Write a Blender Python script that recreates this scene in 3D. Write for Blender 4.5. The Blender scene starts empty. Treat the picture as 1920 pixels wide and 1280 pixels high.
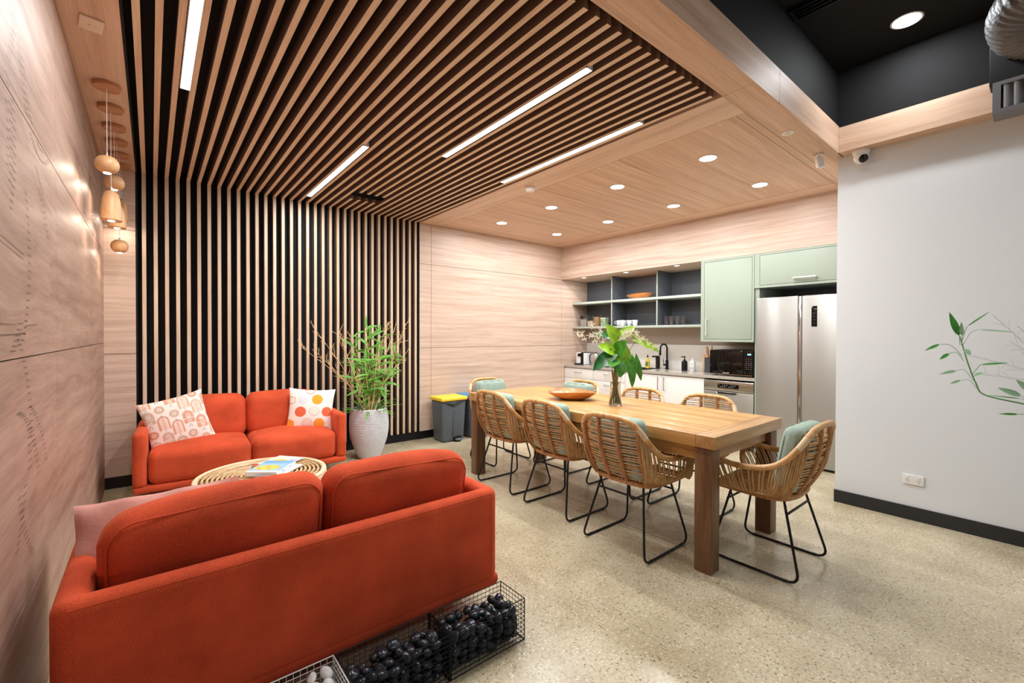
import bpy, math, random
from math import sin, cos, pi, radians, sqrt, atan2
from mathutils import Vector, Matrix, Quaternion
random.seed(7)
SC = bpy.context.scene
COL = SC.collection
V = Vector

# ------------------------------------------------------------------ helpers
def lin(c):
    return tuple(((x / 255) / 12.92 if x / 255 <= 0.04045 else ((x / 255 + 0.055) / 1.055) ** 2.4) for x in c)

class G:
    """collects shapes, then links them as one mesh object"""
    def __init__(s):
        s.v = []; s.f = []; s.sm = []; s.mi = []; s.m = 0
    def add(s, vs, fs, smooth=True):
        o = len(s.v); s.v += [tuple(p) for p in vs]
        for f in fs:
            s.f.append(tuple(i + o for i in f)); s.sm.append(smooth); s.mi.append(s.m)
        return s
    def box(s, x0, x1, y0, y1, z0, z1, bev=0.0):
        if x0 > x1: x0, x1 = x1, x0
        if y0 > y1: y0, y1 = y1, y0
        if z0 > z1: z0, z1 = z1, z0
        if bev > 0:
            return s.rbox(((x0 + x1) / 2, (y0 + y1) / 2, (z0 + z1) / 2), (x1 - x0, y1 - y0, z1 - z0), bev, n=2)
        vs = [(x, y, z) for x in (x0, x1) for y in (y0, y1) for z in (z0, z1)]
        return s.add(vs, [(0, 1, 3, 2), (4, 6, 7, 5), (0, 4, 5, 1), (2, 3, 7, 6), (0, 2, 6, 4), (1, 5, 7, 3)], False)
    def rbox(s, c, size, r, n=3, bulge=(0, 0, 0), fn=None, seg=0, smooth=True):
        """rounded box; n = divisions across each rounding, seg = extra divisions across each flat; bulge = outward swell of each face pair"""
        h = [a / 2 for a in size]
        r = min(r, min(h) * 0.999)
        def axis(hh):
            a = [-hh + r * (1 - cos(pi / 2 * i / n)) for i in range(n)] if r > 0 else []
            a = [-hh + r * i / n for i in range(n)]
            k = max(1, seg)
            mid = [-(hh - r) + 2 * (hh - r) * i / k for i in range(k + 1)]
            return a + mid + [-x for x in reversed(a)]
        A = [axis(x) for x in h]
        idx = {}; vs = []; fs = []
        def vert(p):
            key = tuple(round(q, 6) for q in p)
            if key in idx: return idx[key]
            q = [max(-(h[i] - r), min(h[i] - r, p[i])) for i in range(3)]
            d = V((p[0] - q[0], p[1] - q[1], p[2] - q[2]))
            # spread evenly over the rounding
            if d.length > 1e-9:
                dd = V([sin(max(-1, min(1, t / r)) * pi / 4) / sin(pi / 4) if r > 0 else 0 for t in d]); 
                d = dd.normalized() * r
            w = [q[i] + d[i] for i in range(3)]
            u = [w[i] / h[i] for i in range(3)]
            for i in range(3):
                if bulge[i]:
                    j, k = (i + 1) % 3, (i + 2) % 3
                    w[i] += bulge[i] * u[i] * max(0, 1 - u[j] ** 2) ** 0.8 * max(0, 1 - u[k] ** 2) ** 0.8
            w = V(w)
            if fn: w = V(fn(w, u))
            vs.append(V(c) + w); idx[key] = len(vs) - 1
            return idx[key]
        for ax in range(3):
            b, d = (ax + 1) % 3, (ax + 2) % 3
            for sg in (-1, 1):
                for i in range(len(A[b]) - 1):
                    for j in range(len(A[d]) - 1):
                        q = []
                        for (ii, jj) in ((i, j), (i + 1, j), (i + 1, j + 1), (i, j + 1)):
                            p = [0, 0, 0]; p[ax] = sg * h[ax]; p[b] = A[b][ii]; p[d] = A[d][jj]
                            q.append(vert(p))
                        if len(set(q)) < 3: continue
                        fs.append(tuple(q) if sg > 0 else tuple(reversed(q)))
        return s.add(vs, fs, smooth)
    def tube(s, pts, r, n=8, closed=False, cap=True, smooth=True):
        P = [V(p) for p in pts]; m = len(P)
        R = r if hasattr(r, '__len__') else [r] * m
        T = []
        for i in range(m):
            if closed: t = P[(i + 1) % m] - P[i - 1]
            elif i == 0: t = P[1] - P[0]
            elif i == m - 1: t = P[-1] - P[-2]
            else: t = (P[i + 1] - P[i]).normalized() + (P[i] - P[i - 1]).normalized()
            T.append(t.normalized() if t.length > 1e-9 else V((0, 0, 1)))
        a = V((0, 0, 1)) if abs(T[0].z) < 0.9 else V((1, 0, 0))
        u = T[0].cross(a).normalized(); vs = []
        for i in range(m):
            u = (u - T[i] * u.dot(T[i]))
            u = u.normalized() if u.length > 1e-6 else T[i].orthogonal().normalized()
            w = T[i].cross(u)
            for k in range(n):
                an = 2 * pi * k / n
                vs.append(P[i] + (u * cos(an) + w * sin(an)) * R[i])
        fs = []
        for i in range(m if closed else m - 1):
            j = (i + 1) % m
            for k in range(n):
                k2 = (k + 1) % n
                fs.append((i * n + k, i * n + k2, j * n + k2, j * n + k))
        if cap and not closed:
            fs.append(tuple(reversed(range(n)))); fs.append(tuple((m - 1) * n + k for k in range(n)))
        return s.add(vs, fs, smooth)
    def lathe(s, prof, c=(0, 0, 0), n=32, sx=1.0, sy=1.0, smooth=True, M=None, fn=None):
        """prof: (radius, z) pairs going up the outside"""
        vs = []; m = len(prof)
        for i, (r, z) in enumerate(prof):
            for k in range(n):
                a = 2 * pi * k / n
                p = V((r * cos(a) * sx, r * sin(a) * sy, z))
                if fn: p = V(fn(p, a, i))
                if M: p = M @ p
                vs.append(p + V(c))
        fs = []
        for i in range(m - 1):
            for k in range(n):
                k2 = (k + 1) % n
                fs.append((i * n + k, i * n + k2, (i + 1) * n + k2, (i + 1) * n + k))
        if prof[0][0] > 1e-6: fs.append(tuple(reversed(range(n))))
        if prof[-1][0] > 1e-6: fs.append(tuple((m - 1) * n + k for k in range(n)))
        return s.add(vs, fs, smooth)
    def sheet(s, nu, nv, fn, smooth=True):
        vs = [fn(i / (nu - 1), j / (nv - 1)) for j in range(nv) for i in range(nu)]
        fs = [(j * nu + i, j * nu + i + 1, (j + 1) * nu + i + 1, (j + 1) * nu + i) for j in range(nv - 1) for i in range(nu - 1)]
        return s.add(vs, fs, smooth)
    def leaf(s, base, d, up, L, W, droop=0.3, fold=0.15, n=7, heart=False):
        """a leaf blade starting at base, running along d; up = the blade's upper side"""
        d = V(d).normalized(); up = V(up); side = d.cross(up)
        if side.length < 1e-4: side = d.orthogonal()
        side.normalize(); up = side.cross(d).normalized(); b = V(base); vs = []; fs = []
        for i in range(n + 1):
            t = i / n
            if heart: w = W * (sin(pi * min(1, (t * 0.86 + 0.14))) ** 0.65) * (1 - t * 0.35)
            else: w = W * (sin(pi * t ** 0.75)) ** 0.9
            if i == n: w = W * 0.01
            c = b + d * (L * t) - up * (droop * L * t * t)
            back = d * (0.20 * L * (1 - t) ** 5 if heart else 0)
            vs += [c - side * w / 2 + up * fold * w - back, c, c + side * w / 2 + up * fold * w - back]
        for i in range(n):
            o = i * 3
            fs += [(o, o + 1, o + 4, o + 3), (o + 1, o + 2, o + 5, o + 4)]
        return s.add(vs, fs, True)
    def mesh(s, name, mats):
        me = bpy.data.meshes.new(name)
        me.from_pydata(s.v, [], s.f)
        me.polygons.foreach_set('use_smooth', s.sm)
        for m in (mats if isinstance(mats, (list, tuple)) else [mats]): me.materials.append(m)
        me.polygons.foreach_set('material_index', s.mi)
        me.update()
        return me
    def build(s, name, mats, parent=None, label=None, loc=None, rot=None, sharp=True):
        me = s.mesh(name, mats)
        if sharp:
            try: me.set_sharp_from_angle(angle=radians(42))
            except Exception: pass
        o = bpy.data.objects.new(name, me); COL.objects.link(o)
        if parent: o.parent = parent
        if loc: o.location = loc
        if rot: o.rotation_euler = rot
        if label: o['label'] = label
        return o

def tag(o, label, cat, group=None):
    o['label'] = label; o['category'] = cat
    if group: o['group'] = group
    return o
def thing(name, label, cat, loc=(0, 0, 0), rz=0, group=None):
    o = bpy.data.objects.new(name, None); COL.objects.link(o)
    o.location = loc; o.rotation_euler = (0, 0, rz); o.empty_display_size = 0.1
    return tag(o, label, cat, group)
def struct(g, name, m, parent=None):
    o = g.build(name, m, parent)
    if not parent: o['kind'] = 'structure'
    return o
def copy_tree(o, parent=None):
    c = o.copy(); COL.objects.link(c)
    if parent: c.parent = parent
    for ch in [x for x in ALLCH.get(o.name, list(o.children))]: copy_tree(ch, c)
    return c
ALLCH = {}
def smooth(pts, k=6, closed=False):
    """Catmull-Rom"""
    P = [V(p) for p in pts]; n = len(P); out = []
    rng = range(n) if closed else range(n - 1)
    for i in rng:
        if closed: a, b, c, d = P[i - 1], P[i], P[(i + 1) % n], P[(i + 2) % n]
        else: a, b, c, d = P[max(0, i - 1)], P[i], P[i + 1], P[min(n - 1, i + 2)]
        for j in range(k):
            t = j / k
            out.append(0.5 * ((2 * b) + (c - a) * t + (2 * a - 5 * b + 4 * c - d) * t * t + (3 * b - a - 3 * c + d) * t ** 3))
    if not closed: out.append(P[-1])
    return out
def rrect(w, h, r, n=5, f=lambda x, y: (x, y, 0)):
    out = []
    for cx, cy, a0 in ((w / 2 - r, h / 2 - r, 0), (-w / 2 + r, h / 2 - r, 90), (-w / 2 + r, -h / 2 + r, 180), (w / 2 - r, -h / 2 + r, 270)):
        for i in range(n + 1):
            a = radians(a0 + 90 * i / n); out.append(f(cx + r * cos(a), cy + r * sin(a)))
    return out

# ------------------------------------------------------------------ materials
def nm(name):
    m = bpy.data.materials.new(name); m.use_nodes = True
    nt = m.node_tree; b = nt.nodes['Principled BSDF']
    return m, nt, b
def mat(name, c, rough=0.5, metal=0.0, spec=0.5, bump=0.0, bscale=60, var=0.0, vscale=8, trans=0, ior=1.45, sheen=0, coat=0, alpha=1):
    m, nt, b = nm(name)
    col = (*lin(c), 1)
    b.inputs['Base Color'].default_value = col
    b.inputs['Roughness'].default_value = rough
    b.inputs['Metallic'].default_value = metal
    b.inputs['Specular IOR Level'].default_value = spec
    b.inputs['IOR'].default_value = ior
    if trans: b.inputs['Transmission Weight'].default_value = trans
    if sheen:
        b.inputs['Sheen Weight'].default_value = sheen; b.inputs['Sheen Roughness'].default_value = 0.4
        b.inputs['Sheen Tint'].default_value = (*[min(1, x * 1.6 + .1) for x in lin(c)], 1)
    if coat: b.inputs['Coat Weight'].default_value = coat; b.inputs['Coat Roughness'].default_value = 0.12
    N = nt.nodes; L = nt.links
    tc = N.new('ShaderNodeTexCoord')
    if var:
        no = N.new('ShaderNodeTexNoise'); no.inputs['Scale'].default_value = vscale; no.inputs['Detail'].default_value = 6
        L.new(tc.outputs['Object'], no.inputs['Vector'])
        rp = N.new('ShaderNodeValToRGB'); e = rp.color_ramp.elements
        e[0].position = .3; e[1].position = .7
        e[0].color = (*[x * (1 - var) for x in col[:3]], 1); e[1].color = (*[min(1, x * (1 + var)) for x in col[:3]], 1)
        L.new(no.outputs['Fac'], rp.inputs['Fac']); L.new(rp.outputs['Color'], b.inputs['Base Color'])
    if bump:
        n2 = N.new('ShaderNodeTexNoise'); n2.inputs['Scale'].default_value = bscale; n2.inputs['Detail'].default_value = 3
        L.new(tc.outputs['Object'], n2.inputs['Vector'])
        bp = N.new('ShaderNodeBump'); bp.inputs['Strength'].default_value = bump; bp.inputs['Distance'].default_value = 0.01
        L.new(n2.outputs['Fac'], bp.inputs['Height']); L.new(bp.outputs['Normal'], b.inputs['Normal'])
    return m
def wood(name, c_dark, c_mid, c_light, axis='x', rough=0.38, stretch=0.55, cross=9.0, swirl=0.6, bump=0.03, coat=0.0, seed=0.0, plank=None, grain=1.0):
    """long grain along one axis, with broad wavy figure and fine streaks"""
    m, nt, b = nm(name); N = nt.nodes; L = nt.links
    tc = N.new('ShaderNodeTexCoord'); mp = N.new('ShaderNodeMapping')
    sc = {'x': (stretch, cross, cross), 'y': (cross, stretch, cross), 'z': (cross, cross, stretch)}[axis]
    mp.inputs['Scale'].default_value = sc; mp.inputs['Location'].default_value = (seed, seed * 1.7, seed * .6)
    warp = N.new('ShaderNodeTexNoise'); warp.inputs['Scale'].default_value = 1.3; warp.inputs['Detail'].default_value = 2
    L.new(tc.outputs['Object'], warp.inputs['Vector'])
    sb = N.new('ShaderNodeVectorMath'); sb.operation = 'SUBTRACT'; sb.inputs[1].default_value = (.5, .5, .5)
    L.new(warp.outputs['Color'], sb.inputs[0])
    ml = N.new('ShaderNodeVectorMath'); ml.operation = 'SCALE'; ml.inputs['Scale'].default_value = swirl * 0.35
    L.new(sb.outputs[0], ml.inputs[0])
    ad = N.new('ShaderNodeVectorMath'); ad.operation = 'ADD'
    L.new(tc.outputs['Object'], ad.inputs[0]); L.new(ml.outputs[0], ad.inputs[1])
    src = ad.outputs[0]
    L.new(src, mp.inputs['Vector'])
    n1 = N.new('ShaderNodeTexNoise'); n1.inputs['Scale'].default_value = 1.0; n1.inputs['Detail'].default_value = 5; n1.inputs['Roughness'].default_value = .62
    L.new(mp.outputs[0], n1.inputs['Vector'])
    mp2 = N.new('ShaderNodeMapping'); mp2.inputs['Scale'].default_value = tuple(a * (6 if a > 3 else 2.2) for a in sc)
    L.new(src, mp2.inputs['Vector'])
    n2 = N.new('ShaderNodeTexNoise'); n2.inputs['Scale'].default_value = 1.0; n2.inputs['Detail'].default_value = 4; n2.inputs['Roughness'].default_value = .7
    L.new(mp2.outputs[0], n2.inputs['Vector'])
    rp = N.new('ShaderNodeValToRGB'); e = rp.color_ramp.elements
    e[0].position = .3; e[0].color = (*lin(c_dark), 1); e[1].position = .72; e[1].color = (*lin(c_light), 1)
    x = e.new(.5); x.color = (*lin(c_mid), 1)
    L.new(n1.outputs['Fac'], rp.inputs['Fac'])
    mr = N.new('ShaderNodeMapRange'); mr.inputs[1].default_value = .3; mr.inputs[2].default_value = .7
    mr.inputs[3].default_value = 1 - .16 * grain; mr.inputs[4].default_value = 1 + .09 * grain
    L.new(n2.outputs['Fac'], mr.inputs[0])
    mx = N.new('ShaderNodeVectorMath'); mx.operation = 'SCALE'
    L.new(rp.outputs['Color'], mx.inputs[0]); L.new(mr.outputs[0], mx.inputs['Scale'])
    L.new(mx.outputs[0], b.inputs['Base Color'])
    b.inputs['Roughness'].default_value = rough
    if coat: b.inputs['Coat Weight'].default_value = coat; b.inputs['Coat Roughness'].default_value = .2
    if bump:
        bp = N.new('ShaderNodeBump'); bp.inputs['Strength'].default_value = bump * 3; bp.inputs['Distance'].default_value = .004
        L.new(n2.outputs['Fac'], bp.inputs['Height']); L.new(bp.outputs['Normal'], b.inputs['Normal'])
    return m
def emit(name, c, st):
    m, nt, b = nm(name)
    b.inputs['Base Color'].default_value = (*lin(c), 1)
    b.inputs['Emission Color'].default_value = (*lin(c), 1); b.inputs['Emission Strength'].default_value = st
    return m
def glass(name, c=(255, 255, 255), rough=0.0, ior=1.45):
    m, nt, b = nm(name); N = nt.nodes; L = nt.links
    b.inputs['Base Color'].default_value = (*lin(c), 1); b.inputs['Roughness'].default_value = rough
    b.inputs['Transmission Weight'].default_value = 1.0; b.inputs['IOR'].default_value = ior
    return m
def attr_mat(name, rough=.8, bump=.0):
    m, nt, b = nm(name); a = nt.nodes.new('ShaderNodeVertexColor'); a.layer_name = 'Col'
    nt.links.new(a.outputs['Color'], b.inputs['Base Color']); b.inputs['Roughness'].default_value = rough
    if bump:
        tc = nt.nodes.new('ShaderNodeTexCoord'); n2 = nt.nodes.new('ShaderNodeTexNoise'); n2.inputs['Scale'].default_value = 400
        bp = nt.nodes.new('ShaderNodeBump'); bp.inputs['Strength'].default_value = bump; bp.inputs['Distance'].default_value = .002
        nt.links.new(tc.outputs['Object'], n2.inputs['Vector']); nt.links.new(n2.outputs['Fac'], bp.inputs['Height']); nt.links.new(bp.outputs['Normal'], b.inputs['Normal'])
    return m
def paint(o, fn):
    """printed pattern: a colour for every vertex from its local position"""
    me = o.data; ca = me.color_attributes.new('Col', 'FLOAT_COLOR', 'POINT')
    for i, v in enumerate(me.vertices): ca.data[i].color = (*lin(fn(v.co, v)), 1)
def text_mesh(name, body, size, m, parent, loc, rot, depth=.0006):
    cu = bpy.data.curves.new(name, 'FONT'); cu.body = body; cu.size = size; cu.extrude = depth
    cu.align_x = 'CENTER'; cu.align_y = 'CENTER'
    t = bpy.data.objects.new(name, cu); COL.objects.link(t)
    me = bpy.data.meshes.new_from_object(t.evaluated_get(bpy.context.evaluated_depsgraph_get()))
    bpy.data.objects.remove(t); me.materials.clear(); me.materials.append(m)
    o = bpy.data.objects.new(name, me); COL.objects.link(o); o.parent = parent; o.location = loc; o.rotation_euler = rot
    return o

# --- the room's surfaces
M_wall = wood('laminate_wall', (186, 156, 138), (208, 180, 161), (222, 197, 179), 'x', swirl=.14, stretch=.7, cross=20, rough=.45)
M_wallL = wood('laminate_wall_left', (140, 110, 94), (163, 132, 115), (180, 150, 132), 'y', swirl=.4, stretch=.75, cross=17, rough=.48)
M_wallK = wood('laminate_soffit', (186, 156, 138), (208, 180, 161), (222, 197, 179), 'y', swirl=.14, stretch=.7, cross=20, rough=.45)
M_ceil = wood('laminate_ceiling', (198, 160, 134), (218, 182, 156), (230, 198, 174), 'x', swirl=.14, stretch=.7, cross=18, rough=.5)
M_beam = wood('laminate_beam', (204, 166, 140), (222, 188, 162), (232, 202, 178), 'y', swirl=.14, stretch=.6, cross=18)
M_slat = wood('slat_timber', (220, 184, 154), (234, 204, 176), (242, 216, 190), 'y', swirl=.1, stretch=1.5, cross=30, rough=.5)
M_side = mat('slat_side_brown', (126, 100, 86), .55, var=.08, vscale=6)  # batten sides, a darker brown than the front faces
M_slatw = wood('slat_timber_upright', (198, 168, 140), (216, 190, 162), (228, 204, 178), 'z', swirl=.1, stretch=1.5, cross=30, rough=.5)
M_black = mat('matte_black_backing', (14, 14, 15), .85)
M_blackceil = mat('black_painted_ceiling', (25, 25, 26), .75, spec=.3)
M_groove = mat('panel_joint_black', (18, 14, 12), .9)
M_white = mat('white_painted_wall', (226, 229, 231), .55, var=.015, vscale=1.2)
M_skirt = mat('charcoal_skirting', (42, 43, 44), .4)
M_charcoal = mat('charcoal_laminate', (84, 88, 94), .35)
M_tile = mat('pale_splashback', (222, 218, 210), .3)
M_taupe = mat('taupe_splashback', (182, 168, 154), .5)
M_sage = mat('sage_green_cabinet', (160, 172, 157), .42)
M_sageedge = mat('pale_sage_shelf', (172, 180, 169), .42)
M_cab = mat('white_cabinet', (228, 226, 222), .35)
M_stone = mat('grey_stone_worktop', (176, 168, 158), .15, var=.12, vscale=60)
M_steel = mat('brushed_steel', (168, 167, 162), .34, metal=.85)
_b = M_steel.node_tree.nodes['Principled BSDF']; _b.inputs['Anisotropic'].default_value = .9; _b.inputs['Roughness'].default_value = .30; _b.inputs['Anisotropic Rotation'].default_value = .25
_t = M_steel.node_tree.nodes.new('ShaderNodeTangent'); _t.direction_type = 'RADIAL'; _t.axis = 'Z'; M_steel.node_tree.links.new(_t.outputs[0], _b.inputs['Tangent'])
M_steel2 = mat('satin_steel', (205, 205, 202), .22, metal=1)
M_chrome = mat('chrome', (220, 220, 222), .1, metal=1)
M_blk = mat('black_plastic', (16, 16, 18), .35)
M_blkmetal = mat('black_metal', (22, 23, 25), .38, metal=.3)
M_blkglass = mat('black_glass', (8, 8, 10), .05, spec=.6)
M_plastic = mat('white_plastic', (236, 234, 230), .35)
M_outlet = mat('cream_plastic', (232, 208, 188), .4)

def floor_mat():
    m, nt, b = nm('polished_concrete'); N = nt.nodes; L = nt.links
    tc = N.new('ShaderNodeTexCoord')
    n = N.new('ShaderNodeTexNoise'); n.inputs['Scale'].default_value = 1.6; n.inputs['Detail'].default_value = 8; n.inputs['Roughness'].default_value = .6
    L.new(tc.outputs['Object'], n.inputs['Vector'])
    rp = N.new('ShaderNodeValToRGB'); e = rp.color_ramp.elements
    e[0].position = .32; e[0].color = (*lin((168, 153, 122)), 1); e[1].position = .7; e[1].color = (*lin((208, 195, 165)), 1)
    L.new(n.outputs['Fac'], rp.inputs['Fac'])
    fine = N.new('ShaderNodeTexNoise'); fine.inputs['Scale'].default_value = 70; fine.inputs['Detail'].default_value = 4
    L.new(tc.outputs['Object'], fine.inputs['Vector'])
    fr = N.new('ShaderNodeMapRange'); fr.inputs[1].default_value = .3; fr.inputs[2].default_value = .7; fr.inputs[3].default_value = .8; fr.inputs[4].default_value = 1.16
    L.new(fine.outputs['Fac'], fr.inputs[0])
    mul = N.new('ShaderNodeVectorMath'); mul.operation = 'SCALE'; L.new(rp.outputs['Color'], mul.inputs[0]); L.new(fr.outputs[0], mul.inputs['Scale'])
    last = mul.outputs[0]
    for (scale, thr, c, keep) in ((62, .24, (70, 60, 50), .84), (38, .20, (104, 84, 66), .90), (70, .30, (226, 218, 200), .76), (120, .30, (88, 76, 64), .76), (48, .26, (150, 128, 100), .8)):
        vo = N.new('ShaderNodeTexVoronoi'); vo.inputs['Scale'].default_value = scale
        off = N.new('ShaderNodeVectorMath'); off.operation = 'ADD'; off.inputs[1].default_value = (scale * .37, scale * .11, 0)
        L.new(tc.outputs['Object'], off.inputs[0]); L.new(off.outputs[0], vo.inputs['Vector'])
        lt = N.new('ShaderNodeMath'); lt.operation = 'LESS_THAN'; lt.inputs[1].default_value = thr; L.new(vo.outputs['Distance'], lt.inputs[0])
        sp = N.new('ShaderNodeSeparateColor'); L.new(vo.outputs['Color'], sp.inputs[0])
        gt = N.new('ShaderNodeMath'); gt.operation = 'GREATER_THAN'; gt.inputs[1].default_value = keep; L.new(sp.outputs[0], gt.inputs[0])
        mm = N.new('ShaderNodeMath'); mm.operation = 'MULTIPLY'; L.new(lt.outputs[0], mm.inputs[0]); L.new(gt.outputs[0], mm.inputs[1])
        m3 = N.new('ShaderNodeMath'); m3.operation = 'MULTIPLY'; m3.inputs[1].default_value = .8; L.new(mm.outputs[0], m3.inputs[0])
        mix = N.new('ShaderNodeMix'); mix.data_type = 'RGBA'
        L.new(m3.outputs[0], mix.inputs['Factor']); L.new(last, mix.inputs['A']); mix.inputs['B'].default_value = (*lin(c), 1)
        last = mix.outputs['Result']
    L.new(last, b.inputs['Base Color'])
    r2 = N.new('ShaderNodeTexNoise'); r2.inputs['Scale'].default_value = 2.5; L.new(tc.outputs['Object'], r2.inputs['Vector'])
    rr = N.new('ShaderNodeMapRange'); rr.inputs[3].default_value = .17; rr.inputs[4].default_value = .36; L.new(r2.outputs['Fac'], rr.inputs[0]); L.new(rr.outputs[0], b.inputs['Roughness'])
    return m
M_floor = floor_mat()

# ------------------------------------------------------------------ the room
XL, YB, ZC = -0.32, 5.20, 2.81      # left wall, back wall, wooden ceiling
XW, YW = 4.36, 1.127                # white wall
YF, XF = 1.10, 4.23                 # the edge of the wooden ceiling, fascia on the right
ZU = 3.45                           # black ceiling
g = G(); g.box(-.5, 6.2, -4.5, 5.6, -.12, 0); struct(g, 'floor', M_floor)
# back wall: black backing with laminate panels, joints left open between them
g = G(); g.box(-.5, 6.2, 5.292, 5.45, 0, 3.0)
wb = struct(g, 'wall_back', M_groove)
J = .0022
def panel(name, x0, x1, z0, z1, m=M_wall):
    G().box(x0 + J, x1 - J, YB, 5.2925, z0 + J, z1 - J).build(name, m, wb)
for (x0, x1) in ((XL - .05, -.105),):
    for (z0, z1) in ((.10, 1.183), (1.183, 2.281), (2.281, ZC)): panel('panel', x0, x1, z0, z1)
for (x0, x1) in ((2.70, 2.87), (2.87, 5.32), (5.32, 6.0)):
    for (z0, z1) in ((.10, 1.187), (1.187, 2.283), (2.283, ZC)): panel('panel', x0, x1, z0, z1)
struct(G().box(XL, -.112, 5.204, 5.291, 0, .098), 'baseboard_back', M_blk)
struct(G().box(2.702, 6.0, 5.204, 5.291, 0, .098), 'baseboard_back_right', M_blk)
# left wall
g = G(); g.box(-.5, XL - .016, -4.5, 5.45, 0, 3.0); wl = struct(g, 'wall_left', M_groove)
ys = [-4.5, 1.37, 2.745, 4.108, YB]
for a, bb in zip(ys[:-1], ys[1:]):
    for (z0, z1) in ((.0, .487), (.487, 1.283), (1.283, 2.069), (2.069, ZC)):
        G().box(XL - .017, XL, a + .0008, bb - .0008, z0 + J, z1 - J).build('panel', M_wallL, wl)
# perforated motifs: arcs of small slots drilled in the left wall panels
g = G()
def slot(y, z, a=0):
    h, w = .0028, .0013
    g.add([(XL + .0006, y - w, z - h), (XL + .0006, y + w, z - h), (XL + .0006, y + w, z + h), (XL + .0006, y - w, z + h)], [(0, 1, 2, 3)], False)
def dotline(y0, z0, y1, z1, rows=1, st=.011, bow=0.0):
    n = max(2, int(math.hypot(y1 - y0, z1 - z0) / st))
    for r in range(rows):
        for i in range(n + 1):
            t = i / n
            slot(y0 + (y1 - y0) * t, z0 + (z1 - z0) * t + bow * sin(pi * t) + r * .016)
def clusters(cy, cz, rad, a0, a1, n, step, st=.0105):
    """short rows of slots stepping along an arc"""
    a = a0
    while a <= a1:
        y = cy + rad * cos(radians(a)); z = cz + rad * sin(radians(a))
        for i in range(n):
            if 1.2 < y + i * st < 3.4 and .55 < z < 2.74 and min(abs(z - q) for q in (.487, 1.283, 2.069)) > .012: slot(y + (i - n / 2) * st, z)
        a += degrees_(step / rad)
degrees_ = math.degrees
for (cy, cz, rad, a0, a1, n) in ((1.78, 1.62, .42, -42, 30, 5), (1.78, 1.62, .36, -60, -38, 7), (1.60, 1.93, .40, -30, 25, 4), (1.60, 1.93, .36, -20, 30, 4), (1.60, 1.93, .32, -15, 20, 3), (2.2, 1.62, .36, 20, 70, 5), (2.2, 1.62, .32, 30, 62, 5),
                                 (1.72, .95, .50, 10, 52, 5), (1.72, .95, .46, -5, 12, 6), (1.72, 1.02, .42, -50, -20, 5), (1.95, .72, .40, 20, 80, 6), (2.0, .60, .55, 30, 70, 4), (2.5, 1.02, .5, 200, 240, 5), (2.4, 2.35, .34, 190, 300, 5), (2.4, 2.35, .30, 200, 280, 4), (1.7, 2.35, .3, -40, 40, 5)):
    clusters(cy, cz, rad, a0, a1, n, .026)
dotline(1.7, 1.353, 2.12, 1.361, 1, .009); dotline(1.6, 1.385, 2.0, 1.388, 1, .014); dotline(2.12, 1.385, 2.30, 1.392, 1, .012)
dotline(1.72, 1.62, 2.10, 1.60, 2, .012); dotline(1.85, 2.10, 2.6, 2.09, 1, .012)
g.build('perforations', M_black, wl)

# right side: the white wall's box, kitchen wall behind
struct(G().box(XW, 6.2, -4.5, YW, 0, ZC), 'wall_right', M_white)
struct(G().box(XW - .012, 6.0, -4.5, YW + .004, 0, .098), 'baseboard_right', M_skirt)
g = G(); g.box(5.97, 6.2, YW, YB, 0, ZC); wk = struct(g, 'wall_kitchen', M_taupe)
G().box(5.962, 5.9705, 1.13, YB - .001, .86, 1.222).build('splashback', M_tile, wk)
G().box(5.962, 5.9705, 1.13, YB - .001, 1.50, 2.28).build('shelf_backing', M_charcoal, wk)
# soffit above the kitchen
g = G(); g.box(5.31, 5.97, YW, YB, 2.283, ZC); struct(g, 'trim_1', M_wallK)
# wooden ceiling: frame of flat boards round the slats and round the recessed panel field
g = G(); g.box(-.5, 6.2, YF, 5.45, 2.905, 3.02); ce = struct(g, 'ceiling', M_black)
def cb(name, x0, x1, y0, y1, m, z0=ZC, z1=2.906): G().box(x0, x1, y0, y1, z0, z1).build(name, m, ce)
cb('ceiling_board', XL - .02, -.105, -.6 + 1.7, YB, M_beam)
cb('ceiling_board', 2.70, 3.006, 1.283, 5.226, M_beam)          # beam beside the slats
cb('ceiling_board', -.105, 2.695, YF, 1.281, M_ceil)            # front beam, left
cb('ceiling_board', 2.698, 5.31, YF, 1.281, M_ceil)             # front beam, right
cb('ceiling_board', 3.009, 5.31, 1.284, 1.338, M_ceil)
cb('ceiling_board', 3.009, 5.31, 4.968, 5.226, M_ceil)
cb('ceiling_board', 5.043, 5.31, 1.341, 4.965, M_beam)
py = [1.341, 2.30, 3.24, 4.09, 4.965]
for a, bb in zip(py[:-1], py[1:]): cb('ceiling_panel', 3.012, 5.040, a + .0025, bb - .0025, M_ceil, ZC + .001)
# raised black ceiling nearer the camera, its wooden fascias
struct(G().box(-.5, 6.2, -4.5, YF + .1, ZU, ZU + .1), 'ceiling_black', M_blackceil)
struct(G().box(-.5, XF, YF, YF + .09, 3.02, ZU), 'wall_upper_back', M_blackceil)
struct(G().box(XF, XF + .1, -4.5, YF + .09, 3.005, ZU), 'wall_upper_right', M_blackceil)
g = G(); g.box(-.5, 3.030, YF - .012, YF - .0002, ZC - .006, 3.012); g.box(3.034, XF - .0002, YF - .012, YF - .0002, ZC - .006, 3.012)
struct(g, 'trim_2', M_ceil)
struct(G().box(XF, XW + .01, -4.5, YF - .013, ZC - .001, 3.004), 'trim_3', M_beam)

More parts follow.
